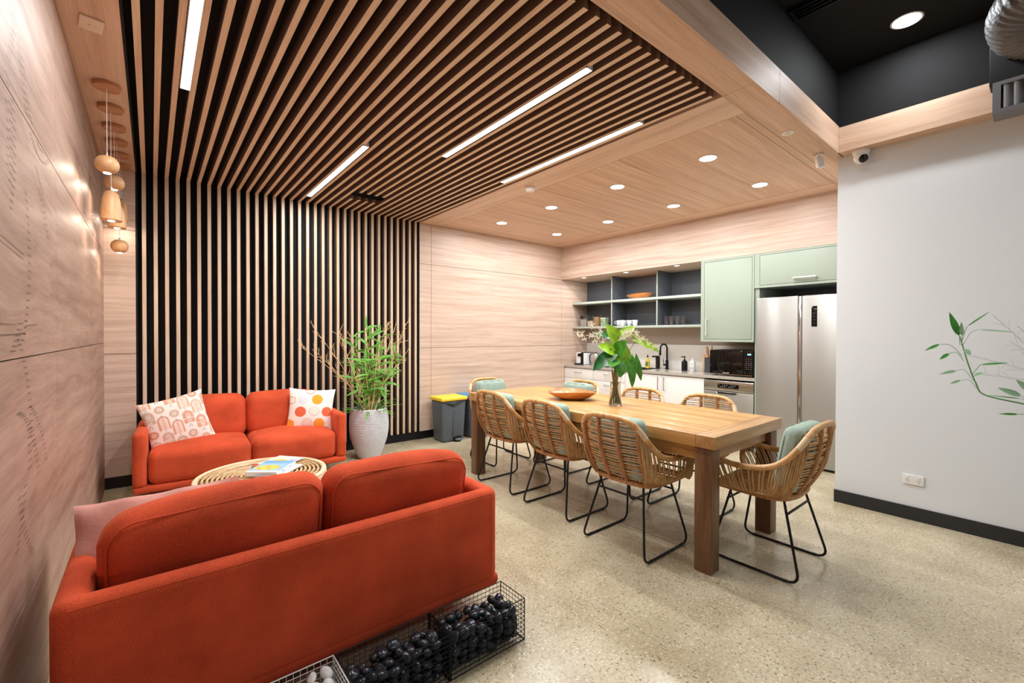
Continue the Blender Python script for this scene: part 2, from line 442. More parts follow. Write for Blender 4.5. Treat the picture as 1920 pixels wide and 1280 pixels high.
# ------------------------------------------------------------------ slat screen over wall and ceiling
ss = thing('slat_screen', 'timber batten screen over black backing, rising up the back wall and folding across the ceiling', 'slat screen', (1.3, 5.2, 0))
def local(g_, off): 
    g_.v = [(a - off[0], b_ - off[1], c - off[2]) for (a, b_, c) in g_.v]; return g_
OFF = (1.3, 5.2, 0)
g = G(); g.box(-.104, 2.697, 5.276, 5.291, .0, 2.9); g.box(-.104, 2.697, 1.285, 5.276, 2.892, 2.904); g.box(-.104, 2.697, 5.215, 5.276, 0, .10)
# recess at the wall side: the backing lies deeper between the battens
local(g, OFF).build('backing_board', M_black, ss)
SP = .0817; SW = .0145; SDW = .075
slat_x = [-.048 + SP * k for k in range(34)]
for k, x in enumerate(slat_x):
    g = G()
    z0 = .105
    yb = 5.277; yf = 5.2
    # the batten's wall run stands proud of the backing, the ceiling run hangs below it
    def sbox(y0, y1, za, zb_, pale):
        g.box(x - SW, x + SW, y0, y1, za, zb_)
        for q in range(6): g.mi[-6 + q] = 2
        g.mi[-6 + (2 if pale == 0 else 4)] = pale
    sbox(yf, yb, z0, 2.893, 0)
    cut = 1.60 < x < 1.97
    if cut:
        sbox(4.74, yf, ZC, 2.893, 1); sbox(1.325, 4.50, ZC, 2.893, 1)
    else:
        sbox(1.325, yf, ZC, 2.893, 1)
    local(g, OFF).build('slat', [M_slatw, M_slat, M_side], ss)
for bb in ((-.1045, -.094, 1.284, 5.2, ZC, 2.9), (-.1045, -.094, 5.2, 5.276, .0, 2.81), (2.684, 2.6975, 5.197, 5.276, 0, 2.81)):
    local(G().box(*bb), OFF).build('edge_strip', M_black, ss)

# ceiling grille in the slot cut through the slats
g = G(); g.box(1.59, 1.99, 4.52, 4.72, 2.84, 2.896)
cg = thing('ceiling_grille', 'small dark air grille set in a notch of the ceiling battens near the back wall', 'air vent', (1.79, 4.62, 2.84))
g = G(); g.box(-.2, .2, -.10, -.088, 0, .056); g.box(-.2, .2, .088, .10, 0, .056); g.box(-.2, -.188, -.09, .09, 0, .056); g.box(.188, .2, -.09, .09, 0, .056); g.build('frame', M_blk, cg)
g = G()
for i in range(6): g.box(-.19, .19, -.07 + i * .028 - .003, -.07 + i * .028 + .003, .004, .03)
g.build('louvres', M_blkmetal, cg)

# ------------------------------------------------------------------ lights
M_tubeE = emit('linear_light_diffuser', (255, 253, 250), 9)
M_dl = emit('downlight_diffuser', (255, 250, 244), 14)
M_pe = emit('pendant_bulb', (255, 240, 220), 18)
def area(name, loc, sx, sy, w, parent=None, rot=(0, 0, 0), c=(.94, .975, 1.0), shape='RECTANGLE', spread=180):
    l = bpy.data.lights.new(name, 'AREA'); l.shape = shape; l.size = sx; l.size_y = sy; l.energy = w; l.color = c; l.spread = radians(spread)
    o = bpy.data.objects.new(name, l); COL.objects.link(o); o.location = loc; o.rotation_euler = rot
    if parent: o.parent = parent
    return o
lw = 0.052
for i, (x, y0, y1, lb) in enumerate(((1.85, 1.60, 3.14, 'long linear ceiling light crossing the middle of the timber slats'),
                           (2.59, 1.78, 3.32, 'linear ceiling light lying alongside the wooden beam at the edge of the slats'),
                           (1.284, 3.34, 4.93, 'linear ceiling light ending close to the slatted back wall above the far sofa'),
                           (.160, 1.75, 3.25, 'linear ceiling light nearest the left wood panelled wall, cut by the top of the view'))):
    t = thing('linear_light', lb, 'ceiling light', (x, (y0 + y1) / 2, ZC - .004), 0, 'linear lights between the ceiling slats')
    h = (y1 - y0) / 2
    g = G(); g.box(-lw / 2, -lw / 2 + .004, -h, h, -.004, .07); g.box(lw / 2 - .004, lw / 2, -h, h, -.004, .07); g.box(-lw / 2, lw / 2, -h, -h + .006, -.004, .07); g.box(-lw / 2, lw / 2, h - .006, h, -.004, .07)
    g.build('housing', M_plastic, t)
    G().box(-lw / 2 + .004, lw / 2 - .004, -h + .006, h - .006, .004, .06).build('diffuser', M_tubeE, t)
    area('linear_lamp', (0, 0, -.006), lw * .8, 2 * h * .98, 26 if i < 3 else 17, t)
DL = [(3.54, 1.80), (3.54, 2.706), (3.535, 3.62), (3.53, 4.53), (4.55, 1.80), (4.55, 2.706), (4.535, 3.61), (4.535, 4.53)]
DLL = ['round downlight in the wooden ceiling, row over the table, nearest the camera', 'round downlight in the row over the table, second from the camera', 'round downlight in the row over the table, third from the camera', 'round downlight in the row over the table, closest to the back wall',
       'round downlight in the row beside the kitchen, closest to the motion sensor', 'round downlight in the row beside the kitchen, second from the motion sensor', 'round downlight in the row beside the kitchen, third from the motion sensor', 'round downlight in the row beside the kitchen, in the far corner']
def downlight(loc, lb, r, w, grp, spot=None):
    t = thing('downlight', lb, 'downlight', loc, 0, grp)
    G().lathe([(r * .86, .0), (r * .88, -.004), (r, -.003), (r, 0)], n=32).build('trim_ring', M_plastic, t)
    G().lathe([(0, -.003), (r * .86, -.003), (r * .86, -.0005), (0, -.0005)], n=32).build('diffuser', M_dl, t)
    area('downlight_lamp', (0, 0, -.006), r * 1.5, r * 1.5, w, t, shape='DISK')
    return t
for (x, y), lb in zip(DL, DLL): downlight((x, y, ZC), lb, .072, 11, 'downlights in the wooden ceiling')
for (x, y), lb in zip(((5.417, 4.79), (5.42, 3.98), (5.40, 3.157)), ('small downlight under the soffit at the corner end of the shelves', 'small downlight under the soffit above the middle shelf bay', 'small downlight under the soffit beside the green cabinet')):
    downlight((x, y, 2.283), lb, .036, 3.5, 'small downlights above the shelves')
t = downlight((3.89, .634, ZU - .001), 'large bright downlight in the black ceiling above the white wall', .085, 8, None)

# pendants by the left wall
M_pine = wood('pale_turned_wood', (196, 142, 94), (216, 166, 118), (228, 184, 138), 'z', swirl=.6, stretch=3, cross=22, rough=.4)
M_pine2 = wood('canopy_wood', (176, 118, 76), (196, 138, 94), (208, 152, 108), 'x', swirl=.6, stretch=3, cross=22, rough=.4)
PX = -.196
ZP = ZC - .002
pend = [(3.49, 'globe', 2.395, .056, .098, 'round wooden pendant lamp hanging nearest the camera, top of the cluster'), (3.815, 'bell', 2.278, .055, .195, 'tall wooden bell pendant lamp, the lower front one of the bells'),
        (4.152, 'globe', 2.465, .056, .098, 'round wooden pendant lamp just behind the nearest globe'), (4.454, 'bell', 2.325, .055, .17, 'wooden bell pendant lamp partly hidden behind the front bell'),
        (4.76, 'globe', 2.118, .056, .103, 'round wooden pendant lamp hanging lowest of the cluster'), (5.05, 'bell', 2.50, .05, .17, 'wooden bell pendant lamp furthest back and highest of the bells')]
for (y, kind, zt, r, h, lb) in pend:
    t = thing('pendant_lamp', lb, 'pendant lamp', (PX, y, ZP), 0, 'wooden pendant lamps by the panelled wall')
    G().lathe([(.0, -.024), (.061, -.024), (.064, -.021), (.064, -.002), (.061, 0), (0, 0)], n=36).build('canopy', M_pine2, t)
    z = zt - ZP
    G().tube([(0, 0, -.02), (0, 0, z + .012)], .0016, 6).build('cord', M_plastic, t)
    G().lathe([(.0, z + .018), (.005, z + .018), (.006, z), (.0, z)][::-1], n=12).build('cord_grip', M_chrome, t)
    if kind == 'globe':
        pr_ = [(.02, z - h)] + [(max(.02, r * sin(pi * (1 - i / 14)) ** .75), z - h + h * (i / 14 if False else (1 - cos(pi * i / 14)) / 2)) for i in range(1, 14)] + [(.008, z)]
        bl = z - h
    else:
        pr_ = [(r * .92, z - h), (r, z - h + .004), (r * .95, z - h * .7), (r * .84, z - h * .35), (r * .68, z - h * .12), (r * .5, z - h * .05), (r * .3, z - h * .045), (r * .3, z - h * .01), (.008, z)]
        bl = z - h
    G().lathe(pr_, n=32).build('lamp_shade', M_pine, t)
    G().lathe([(0, bl - .004), (.016, bl - .003), (.019, bl + .002), (0, bl + .003)], n=20).build('bulb', M_pe, t)
    area('pendant_glow', (0, 0, bl - .008), .03, .03, 1.0, t, c=(1, .86, .7), shape='DISK')

# ------------------------------------------------------------------ ceiling fittings
t = thing('smoke_detector', 'white round smoke detector on the wooden beam beside the slats', 'smoke detector', (2.90, 3.27, ZC))
G().lathe([(0, -.040), (.030, -.040), (.042, -.032), (.046, -.02), (.046, -.012)], n=28).build('cover', M_plastic, t)
G().lathe([(.047, -.012), (.052, -.010), (.052, 0), (0, 0)], n=28).build('base', M_plastic, t)
t = thing('ceiling_speaker', 'flat white round disc on the front wooden ceiling board', 'ceiling disc', (3.54, 1.217, ZC))
G().lathe([(0, -.006), (.036, -.006), (.041, -.003), (.041, 0), (0, 0)], n=28).build('disc', M_plastic, t)
G().lathe([(0, -.009), (.016, -.009), (.016, -.005)], n=20).build('centre_cap', M_outlet, t)
t = thing('motion_sensor', 'small white motion sensor hanging from the ceiling near the white wall corner', 'motion sensor', (4.15, 1.20, ZC), radians(230))
G().box(-.03, .03, -.022, .022, -.012, 0, .004).build('mount', M_plastic, t)
G().box(-.008, .008, -.008, .008, -.035, -.010).build('neck', M_plastic, t)
G().rbox((.012, 0, -.072), (.034, .056, .09), .01, fn=lambda w, u: (w.x - w.z * .25, w.y, w.z)).build('sensor_head', M_plastic, t)
t = thing('security_camera', 'white dome security camera with a dark round eye under the wooden trim', 'security camera', (4.315, .965, ZC), 0)
G().lathe([(0, -.028), (.052, -.028), (.056, -.022), (.058, -.004), (.056, 0), (0, 0)], n=32).build('base', M_plastic, t)
G().lathe([(0, -.105)] + [(.048 * sin(a), -.055 - .05 * cos(a)) for a in [pi * i / 16 for i in range(1, 9)]] + [(.048, -.03), (.05, -.026)], n=32).build('ball', M_plastic, t)
dr = V((-.62, -.55, -.42)).normalized(); Mx = dr.to_track_quat('Z', 'Y').to_matrix()
G().lathe([(0, .052), (.018, .050), (.030, .042), (.033, .034)][::-1], c=(0, 0, -.058), n=24, M=Mx).build('lens_cover', M_blkglass, t)
t = thing('ceiling_diffuser', 'dark linear slot air diffuser high in the black ceiling', 'air vent', (3.24, .65, ZU), radians(-90))
g = G()
for i in range(4): g.box(-.42, .9, -.06 + i * .035 - .004, -.06 + i * .035 + .004, -.03, 0)
g.box(-.44, -.42, -.075, .06, -.032, 0); g.box(.90, .91, -.075, .06, -.032, 0); g.build('slot_frame', M_blkmetal, t)
# duct box with register
t = thing('air_duct', 'black air duct box with louvred register and silver flexible hose above', 'air duct', (4.1, 0, 2.74))
G().box(0, .125, -1.0, .272, .19, .60, .004).build('duct_box', mat('painted_duct', (22, 22, 23), .5), t)
M_reg = mat('grey_register', (120, 120, 122), .45)
g = G(); g.box(-.035, .125, -.9, .255, .168, .19); g.box(-.035, .125, -.9, .255, 0, .022); g.box(-.035, .125, .220, .255, .022, .168); g.build('register_frame', M_reg, t)
g = G()
for i in range(24):
    y = .205 - i * .042
    g.add([(-.03, y - .004, .024), (-.03, y + .004, .024), (.05, y - .05, .024), (.05, y - .058, .024), (-.03, y - .004, .166), (-.03, y + .004, .166), (.05, y - .05, .166), (.05, y - .058, .166)],
          [(0, 1, 5, 4), (1, 2, 6, 5), (2, 3, 7, 6), (3, 0, 4, 7), (4, 5, 6, 7), (3, 2, 1, 0)], False)
g.build('louvres', mat('louvre_grey', (178, 178, 180), .4), t)
g = G(); pts = smooth([(-.44, -.30, .53), (-.32, .02, .535), (-.20, .13, .50), (-.07, .13, .45), (.01, .07, .42)], 26)
g.tube(pts, [.140 + .005 * sin(i * 1.25) for i in range(len(pts))], 32); g.build('flexible_hose', mat('foil_duct', (112, 112, 114), .5, metal=.5, bump=.5, bscale=40), t)
# outlets
def outlet(name, lb, loc, rot, ww, hh, m, holes):
    t = thing(name, lb, 'power outlet', loc); t.rotation_euler = rot
    G().rbox((0, 0, .005), (ww, hh, .010), .003, 2).build('cover_plate', m, t)
    g = G()
    for (x, y, a) in holes:
        M3 = Matrix.Rotation(a, 3, 'Z')
        p = [M3 @ V(q) + V((x, y, .0104)) for q in ((-.0012, -.004, 0), (.0012, -.004, 0), (.0012, .004, 0), (-.0012, .004, 0))]
        g.add(p, [(0, 1, 2, 3)], False)
    g.build('slots', M_blk, t)
    return t
hs = []
for sx in (-.032, .032): hs += [(sx - .006, -.004, .5), (sx + .006, -.004, -.5), (sx, -.017, 0)]
t = outlet('wall_outlet', 'white double power outlet low on the white wall', (XW - .0005, .645, .298), (radians(90), 0, radians(-90)), .118, .074, M_plastic, hs)
g = G()
for sx in (-.032, .032): g.box(sx - .007, sx + .007, .012, .024, .009, .0135, .002)
g.build('switches', M_plastic, t)
outlet('ceiling_outlet', 'cream square outlet plate on the dark wooden ceiling board by the left wall', (-.212, 2.85, ZC - .0005), (radians(180), 0, radians(8)), .085, .115, M_outlet, [(-.008, 0, 1.57), (-.008, .002, 1.57), (.014, 0, 1.57)])

# ------------------------------------------------------------------ kitchen
M_hand = mat('pale_handle', (222, 222, 216), .3, metal=.3)
def handle(par, p0, p1, out, r=.0055, stand=.028, m=None):
    """bar handle between two points, standing off along out"""
    p0, p1, out = V(p0), V(p1), V(out).normalized()
    g = G(); g.tube([p0, p0 + out * stand], r * .9, 8); g.tube([p1, p1 + out * stand], r * .9, 8)
    e = (p1 - p0).normalized() * .012
    g.tube([p0 + out * stand - e, p1 + out * stand + e], r, 10)
    return g.build('handle', m or M_steel2, par)
XFb = 5.40       # face of the base cabinets
def base_cab(y1, y0, kind, lb, grp=None):
    t = thing('base_cabinet', lb, 'kitchen cabinet', (XFb, (y0 + y1) / 2, 0), 0, grp); w = (y1 - y0) / 2 - .001
    g = G(); g.box(.02, .55, -w, w, .10, .828); g.box(.07, .08, -w, w, .002, .10); g.build('carcass', M_cab, t)
    if kind == 'drawers':
        for (z0, z1) in ((.655, .812), (.385, .650), (.115, .380)):
            d = G().box(0, .019, -w + .002, w - .002, z0, z1, .002).build('drawer', M_cab, t)
            zz = z1 - .055
            handle(d, (0, -.065, zz), (0, .065, zz), (-1, 0, 0))
    else:
        for s in (-1, 1):
            d = G().box(0, .019, min(s * .0015, s * (w - .002)), max(s * .0015, s * (w - .002)), .115, .812, .002).build('cabinet_door', M_cab, t)
            handle(d, (0, s * .045, .62), (0, s * .045, .78), (-1, 0, 0))
    return t
base_cab(5.196, 4.585, 'drawers', 'white drawer cabinet under the worktop against the wood panelled back wall')
base_cab(4.585, 3.975, 'drawers', 'white drawer cabinet under the worktop between the corner drawers and the sink cupboard')
base_cab(3.975, 2.775, 'doors', 'white two-door cupboard under the sink with vertical bar handles')
t = thing('worktop', 'long grey stone worktop over the white cabinets and dishwasher', 'worktop', (5.65, 3.67, .83))
g = G(); g.box(-.27, .309, .75, 1.525, 0, .035); g.box(-.27, .309, -1.50, .02, 0, .035); g.box(-.27, -.20, .02, .75, 0, .035); g.box(.20, .309, .02, .75, 0, .035); g.build('slab', M_stone, t)
t = thing('sink', 'black undermount sink set into the grey worktop below the tap', 'sink', (5.65, 4.055, .835))
g = G(); g.box(-.199, .199, -.364, -.35, -.15, .034); g.box(-.199, .199, .35, .364, -.15, .034); g.box(-.199, -.185, -.35, .35, -.15, .034); g.box(.185, .199, -.35, .35, -.15, .034); g.box(-.185, .185, -.35, .35, -.15, -.14); g.build('basin', M_blk, t)
G().lathe([(0, -.139), (.03, -.139), (.032, -.136), (.0, -.134)], n=20).build('drain', M_chrome, t)
ZB = .865
# dishwasher
t = thing('dishwasher', 'stainless steel dishwasher with a black control display beside the fridge', 'dishwasher', (XFb - .01, 2.475, 0))
G().box(.015, .56, -.296, .296, .08, .808).build('body', M_steel, t)
G().box(.06, .10, -.29, .29, .004, .08).build('plinth', M_blk, t)
d = G().rbox((.008, 0, .385), (.030, .594, .58), .006, 2).build('door', M_steel, t)
p = G().rbox((.006, 0, .748), (.032, .594, .118), .006, 2).build('control_panel', M_steel2, t)
G().box(-.0125, -.008, -.13, .12, .722, .772).build('display', M_blkglass, p)
g = G()
for i in range(9):
    for j in range(2):
        if (i * 3 + j) % 4: g.box(-.0132, -.0124, .10 - i * .024, .108 - i * .024, .735 + j * .018, .739 + j * .018)
g.build('indicators', M_plastic, p)
g = G(); g.add([(-.010, .14, .672), (-.010, -.12, .672), (-.010, -.09, .650), (-.010, .11, .650), (.004, .14, .672), (.004, -.12, .672), (.004, -.09, .650), (.004, .11, .650)], [(3, 2, 1, 0), (0, 1, 5, 4), (1, 2, 6, 5), (2, 3, 7, 6), (3, 0, 4, 7)], False)
g.build('handle_recess', M_blk, d)
g = G(); g.tube([(-.012, .143, .674), (-.013, .112, .648), (-.013, -.092, .648), (-.012, -.123, .674)], .0035, 8); g.build('handle', M_chrome, d)
# fridge
t = thing('refrigerator', 'tall stainless steel two-door refrigerator with a slim black display', 'refrigerator', (5.20, 1.64, 0))
g = G(); g.box(.06, .70, -.446, .446, .03, 1.755); g.build('body', mat('fridge_side', (120, 120, 120), .4, metal=.5), t)
g = G(); g.box(.05, .08, -.43, .43, .004, .03); g.build('plinth', M_blk, t)
d1 = G().rbox((.028, .238, .90), (.06, .412, 1.745), .010, 3).build('fridge_door', M_steel, t)
d2 = G().rbox((.028, -.222, .90), (.06, .448, 1.745), .010, 3).build('fridge_door', M_steel, t)
G().box(-.004, .02, .0035, .028, .035, 1.768, .003).build('handle', M_chrome, d1)
G().box(.004, .02, .0025, .0105, .035, 1.768).build('door_seal', M_blk, d2)
G().box(-.0035, .0, -.135, -.085, 1.45, 1.66, .001).build('display', M_blkglass, d2)
g = G()
for i in range(5): g.box(-.0042, -.0034, -.122, -.098, 1.485 + i * .034, 1.487 + i * .034)
g.build('display_marks', mat('display_print', (90, 92, 110), .5), d2)
# green cabinets
t = thing('wall_cabinet', 'tall sage green wall cabinet between the open shelves and the fridge', 'kitchen cabinet', (5.31, 2.463, 1.283))
g = G(); g.box(.02, .65, -.310, .315, 0, .998); g.box(0, .0205, -.310, -.29, 0, .998); g.box(0, .0205, .273, .315, 0, .998); g.box(0, .0205, -.29, .273, .975, .998); g.box(0, .0205, -.29, .273, 0, .028); g.build('carcass', M_sage, t)
G().box(.0192, .0205, -.291, .274, .027, .976).build('gap_shadow', M_groove, t)
d = G().box(-.001, .019, -.2865, .2695, .0315, .9715, .0015).build('cabinet_door', M_sage, t)
handle(d, (-.001, .235, .09), (-.001, .235, .27), (-1, 0, 0), .007, .03, M_hand)
t = thing('overhead_cabinet', 'low wide sage green cabinet above the fridge with one bar handle', 'kitchen cabinet', (5.31, 1.64, 1.895))
g = G(); g.box(.02, .65, -.47, .509, 0, .386); g.box(0, .0205, .455, .509, 0, .386); g.box(0, .0205, -.47, -.455, 0, .386); g.box(0, .0205, -.455, .455, .366, .386); g.box(0, .0205, -.455, .455, 0, .026); g.build('carcass', M_sage, t)
G().box(.0192, .0205, -.456, .456, .025, .367).build('gap_shadow', M_groove, t)
d = G().box(-.001, .019, -.4515, .4515, .0295, .3625, .0015).build('cabinet_door', M_sage, t)
handle(d, (-.001, -.09, .075), (-.001, .10, .075), (-1, 0, 0), .011, .034, M_hand)
t = thing('tall_side_panel', 'narrow sage green upright panel between the wall cabinet and the fridge', 'side panel', (5.33, 2.125, 0))
G().box(0, .63, -.022, .022, 0, 1.894).build('board', M_sage, t)
# shelves
t = thing('wall_shelf', 'open kitchen shelving with two pale green shelves and dark grey dividers', 'shelf', (5.97, 3.99, 1.47))
W0, W1 = -1.21, 1.208
G().box(-.385, 0, W0, W1, .402, .437, .0015).build('shelf_board', M_sageedge, t)
G().box(-.385, 0, W0, W1, 0, .032, .0015).build('shelf_board', M_sageedge, t)
for y in (.388, -.412):
    G().box(-.372, -.001, y - .009, y + .009, .033, .401).build('divider', M_charcoal, t)
    G().box(-.372, -.001, y - .009, y + .009, .438, .812).build('divider', M_charcoal, t)
    G().box(-.3745, -.3722, y - .009, y + .009, .033, .401).build('edge_band', M_sageedge, t)
    G().box(-.3745, -.3722, y - .009, y + .009, .438, .812).build('edge_band', M_sageedge, t)
G().box(-.36, -.001, W0, W0 + .008, .033, .812).build('end_panel', M_charcoal, t)
ZS1 = 1.503; ZS2 = 1.9078
# items on the lower shelf
def lat(name, lb, cat, loc, prof, m, grp=None, n=24, **k):
    o = G().lathe(prof, n=n, **k).build(name, m, None, loc=loc); return tag(o, lb, cat, grp)
M_clear = glass('clear_glass'); M_clearp = glass('clear_plastic', (240, 245, 245), .02, 1.2)
def jar(y, w, h, lb, mc, mlid, fill=.8):
    t = thing('storage_jar', lb, 'jar', (5.70, y, ZS1), 0)
    G().rbox((0, 0, h / 2 + .001), (w, w, h), .008, 2).build('container', M_clearp, t)
    G().rbox((0, 0, h * fill / 2 + .004), (w - .008, w - .008, h * fill), .006, 2).build('contents', mc, t)
    G().rbox((0, 0, h + .008), (w + .004, w + .004, .014), .004, 2).build('lid', mlid, t)
jar(5.01, .125, .165, 'clear square storage jar of muesli, largest jar in the corner of the lower shelf', mat('muesli', (196, 186, 176), .9, var=.5, vscale=90), M_clearp, .72)
jar(4.865, .105, .165, 'clear storage jar of pale flour, dark space above its filling, on the lower shelf', mat('flour', (232, 208, 180), .9), M_clearp, .55)
jar(4.735, .10, .17, 'brown filled storage jar on the lower shelf next to the green label one', mat('brown_cereal', (196, 154, 112), .9, var=.2, vscale=80), M_clearp, .9)
jar(4.595, .10, .12, 'short storage jar with green and white label on the lower shelf', mat('green_label', (196, 218, 178), .8, var=.4, vscale=30), M_plastic, .95)
M_mug = mat('white_ceramic', (222, 226, 230), .15, coat=.4)
cup_prof = [(0, .0), (.026, 0), (.030, .004), (.039, .05), (.041, .088), (.0385, .088), (.036, .05), (.026, .008), (0, .008)]
def cup(y, x, rz, lb):
    t = thing('cup', lb, 'cup', (x, y, ZS1), rz, 'white cups on the lower shelf')
    G().lathe(cup_prof, n=26).build('body', M_mug, t)
    G().tube(smooth([(.037, 0, .072), (.062, 0, .070), (.066, 0, .045), (.036, 0, .026)], 5), .0045, 8).build('handle', M_mug, t)
cup(4.305, 5.69, 2.4, 'white cup first from the left in the middle bay of the lower shelf')
cup(4.235, 5.75, 3.6, 'white cup standing just behind the first one in the middle shelf bay')
cup(4.205, 5.64, 1.9, 'white cup at the front of the cup row in the middle shelf bay')
cup(4.13, 5.72, 3.9, 'white cup second last of the cup row in the middle shelf bay')
cup(4.015, 5.70, 2.6, 'white cup standing apart at the end of the cup row')
gl_prof = [(0, 0), (.030, 0), (.033, .004), (.036, .13), (.0345, .13), (.031, .008), (0, .008)]
for i, (y, x) in enumerate(((3.47, 5.67), (3.385, 5.66), (3.30, 5.67), (3.45, 5.76), (3.365, 5.76), (3.28, 5.77))):
    o = G().lathe(gl_prof, n=24).build('drinking_glass', M_clear, None, loc=(x, y, ZS1))
    tag(o, 'clear drinking glass in the %s row on the lower shelf, %s' % ('front' if i < 3 else 'rear', ('nearest the cups', 'in the middle', 'beside the green cabinet')[i % 3]), 'glass', 'drinking glasses on the lower shelf')
M_bowl = wood('carved_bowl_wood', (150, 84, 34), (190, 116, 52), (214, 146, 78), 'y', swirl=.8, stretch=2.5, cross=16, rough=.35, coat=.2)
def bowl(name, lb, loc, sx, sy, h, m, rz=0):
    def wob(p, a, i):
        k = 1 + .05 * sin(3 * a + 1) + .03 * sin(5 * a)
        return (p.x * (1 + (k - 1) * min(1, i / 3)), p.y * (1 + (k - 1) * min(1, i / 3)), p.z + (.10 * h * sin(2 * a + .6) if 3 <= i <= 6 else 0))
    o = G().lathe([(0, 0), (.45, 0), (.75, .35 * h), (.93, .75 * h), (1, h), (.965, h * 1.0), (.88, .76 * h), (.68, .36 * h), (.40, .12 * h), (0, .1 * h)], n=48, sx=sx, sy=sy, fn=wob).build(name, m, None, loc=loc, rot=(0, 0, rz))
    return tag(o, lb, 'bowl')
bowl('wooden_bowl', 'oval wooden bowl on the upper kitchen shelf', (5.74, 3.96, ZS2), .10, .235, .075, M_bowl)
bowl('wooden_bowl', 'wide shallow carved wooden bowl on the dining table', (2.90, 2.70, .7905), .175, .215, .072, M_bowl, radians(35))
# things on the worktop
t = thing('coffee_machine', 'small black and white capsule coffee machine at the corner end of the worktop', 'coffee machine', (5.72, 5.02, ZB))
G().rbox((.0, .035, .10), (.30, .085, .20), .012, 2).build('side_panel', M_plastic, t)
G().rbox((.0, -.045, .105), (.28, .075, .205), .02, 2).build('body', M_blk, t)
G().rbox((-.17, .0, .012), (.12, .09, .024), .006, 2).build('drip_tray', M_blk, t)
G().rbox((-.15, .0, .165), (.06, .05, .05), .012, 2).build('spout', M_blk, t)
G().rbox((-.02, -.085, .10), (.24, .012, .19), .005, 2).build('side_panel', M_plastic, t)
t = thing('electric_kettle', 'steel kettle with a round black handle next to the coffee machine', 'kettle', (5.72, 4.79, ZB))
G().lathe([(0, 0), (.075, 0), (.078, .02), (.072, .12), (.058, .19), (.0, .20)], n=28).build('body', M_steel2, t)
G().lathe([(0, .215), (.012, .213), (.014, .2), (.05, .196), (.052, .188)][::-1], n=24).build('lid', M_blk, t)
G().tube(smooth([(-.0, .055, .185), (-.0, .12, .17), (0, .135, .09), (0, .11, .03), (0, .076, .02)], 6), .008, 8).build('handle', M_blk, t)
G().tube([(0, -.065, .13), (0, -.105, .175)], [.018, .010], 10).build('spout', M_steel2, t)
t = thing('milk_frother', 'dark cylindrical milk frother with an angled arm behind the leaves on the worktop', 'milk frother', (5.74, 4.62, ZB))
G().lathe([(0, 0), (.048, 0), (.05, .01), (.05, .15), (.045, .165), (0, .168)], n=24).build('body', mat('dark_frother', (50, 46, 52), .25, metal=.6), t)
G().lathe([(0, .205), (.010, .205), (.012, .166)][::-1], n=16).build('knob', M_blk, t)
g = G(); g.tube([(0, -.05, .13), (-.01, -.10, .17), (-.01, -.15, .182)], .008, 8); g.lathe([(0, -.018), (.02, -.014), (.024, 0), (.02, .014), (0, .018)], c=(-.01, -.16, .183), n=14); g.build('arm', M_blk, t)
t = thing('detergent_bottle', 'yellow dish soap bottle with dark cap standing behind the sink', 'soap bottle', (5.80, 3.86, ZB))
G().lathe([(0, 0), (.03, 0), (.034, .01), (.034, .09), (.028, .12), (.012, .16), (.010, .165)], n=24, sy=1.1, sx=.7).build('bottle', mat('yellow_soap', (222, 200, 60), .25, trans=.3), t)
G().lathe([(.0125, .160), (.0125, .185), (.006, .19), (.006, .205), (0, .206)], n=16).build('cap', M_blk, t)
G().rbox((-.0245, 0, .065), (.003, .05, .06), .001, 1).build('bottle_label', mat('soap_label', (90, 110, 70), .5), t)
t = thing('water_dispenser', 'black upright tap-shaped dispenser at the end of the sink', 'dispenser', (5.82, 3.70, ZB))
G().rbox((0, 0, .095), (.045, .05, .19), .005, 2).build('column', M_blk, t)
G().rbox((-.05, .015, .182), (.10, .045, .022), .005, 2).build('spout', M_blk, t)
t = thing('kitchen_tap', 'tall matte black gooseneck kitchen tap beside the sink', 'tap', (5.86, 3.575, ZB))
G().lathe([(0, 0), (.032, 0), (.032, .008), (.022, .012), (.022, .13), (.016, .135)], n=24).build('base', M_blkmetal, t)
G().tube([(0, 0, .12), (0, 0, .30)] + [(-.055 + .055 * cos(a), .02 - .02 * cos(a), .30 + .065 * sin(a)) for a in [pi * i / 12 for i in range(1, 13)]] + [(-.112, .041, .25)], .0125, 14).build('spout', M_blkmetal, t)
G().tube([(-.112, .041, .27), (-.113, .0415, .20)], [.0155, .0165], 14).build('spray_head', M_blkmetal, t)
g = G(); g.tube([(0, .0, .06), (0, .055, .06)], .014, 12); g.tube([(0, .05, .06), (-.004, .058, .14)], .005, 8); g.build('lever', M_blkmetal, t)
t = thing('soap_dispenser', 'matte black pump soap dispenser on the worktop near the tap', 'soap dispenser', (5.78, 3.255, ZB))
G().lathe([(0, 0), (.036, 0), (.040, .006), (.040, .115), (.034, .135), (.014, .145), (.014, .16)], n=28).build('bottle', M_blkmetal, t)
g = G(); g.tube([(0, 0, .155), (0, 0, .195)], .006, 10); g.tube([(.0, -.01, .195), (0, .05, .193)], [.010, .007], 10); g.build('pump', M_blk, t)
t = thing('white_bottle', 'white pump bottle with grey print next to the black soap dispenser', 'bottle', (5.78, 3.135, ZB))
G().lathe([(0, 0), (.036, 0), (.039, .006), (.039, .12), (.030, .142), (.013, .15), (.012, .18), (0, .182)], n=28).build('bottle', M_plastic, t)
g = G()
for i, (w, z) in enumerate(((.030, .105), (.022, .092), (.034, .055), (.028, .045), (.032, .035))):
    for k in range(5): g.box(-.0402, -.0385, -w / 2 + k * w / 5, -w / 2 + k * w / 5 + w / 7, z, z + (.006 if i == 0 else .003))
g.build('print', mat('grey_print', (120, 125, 130), .6), t)
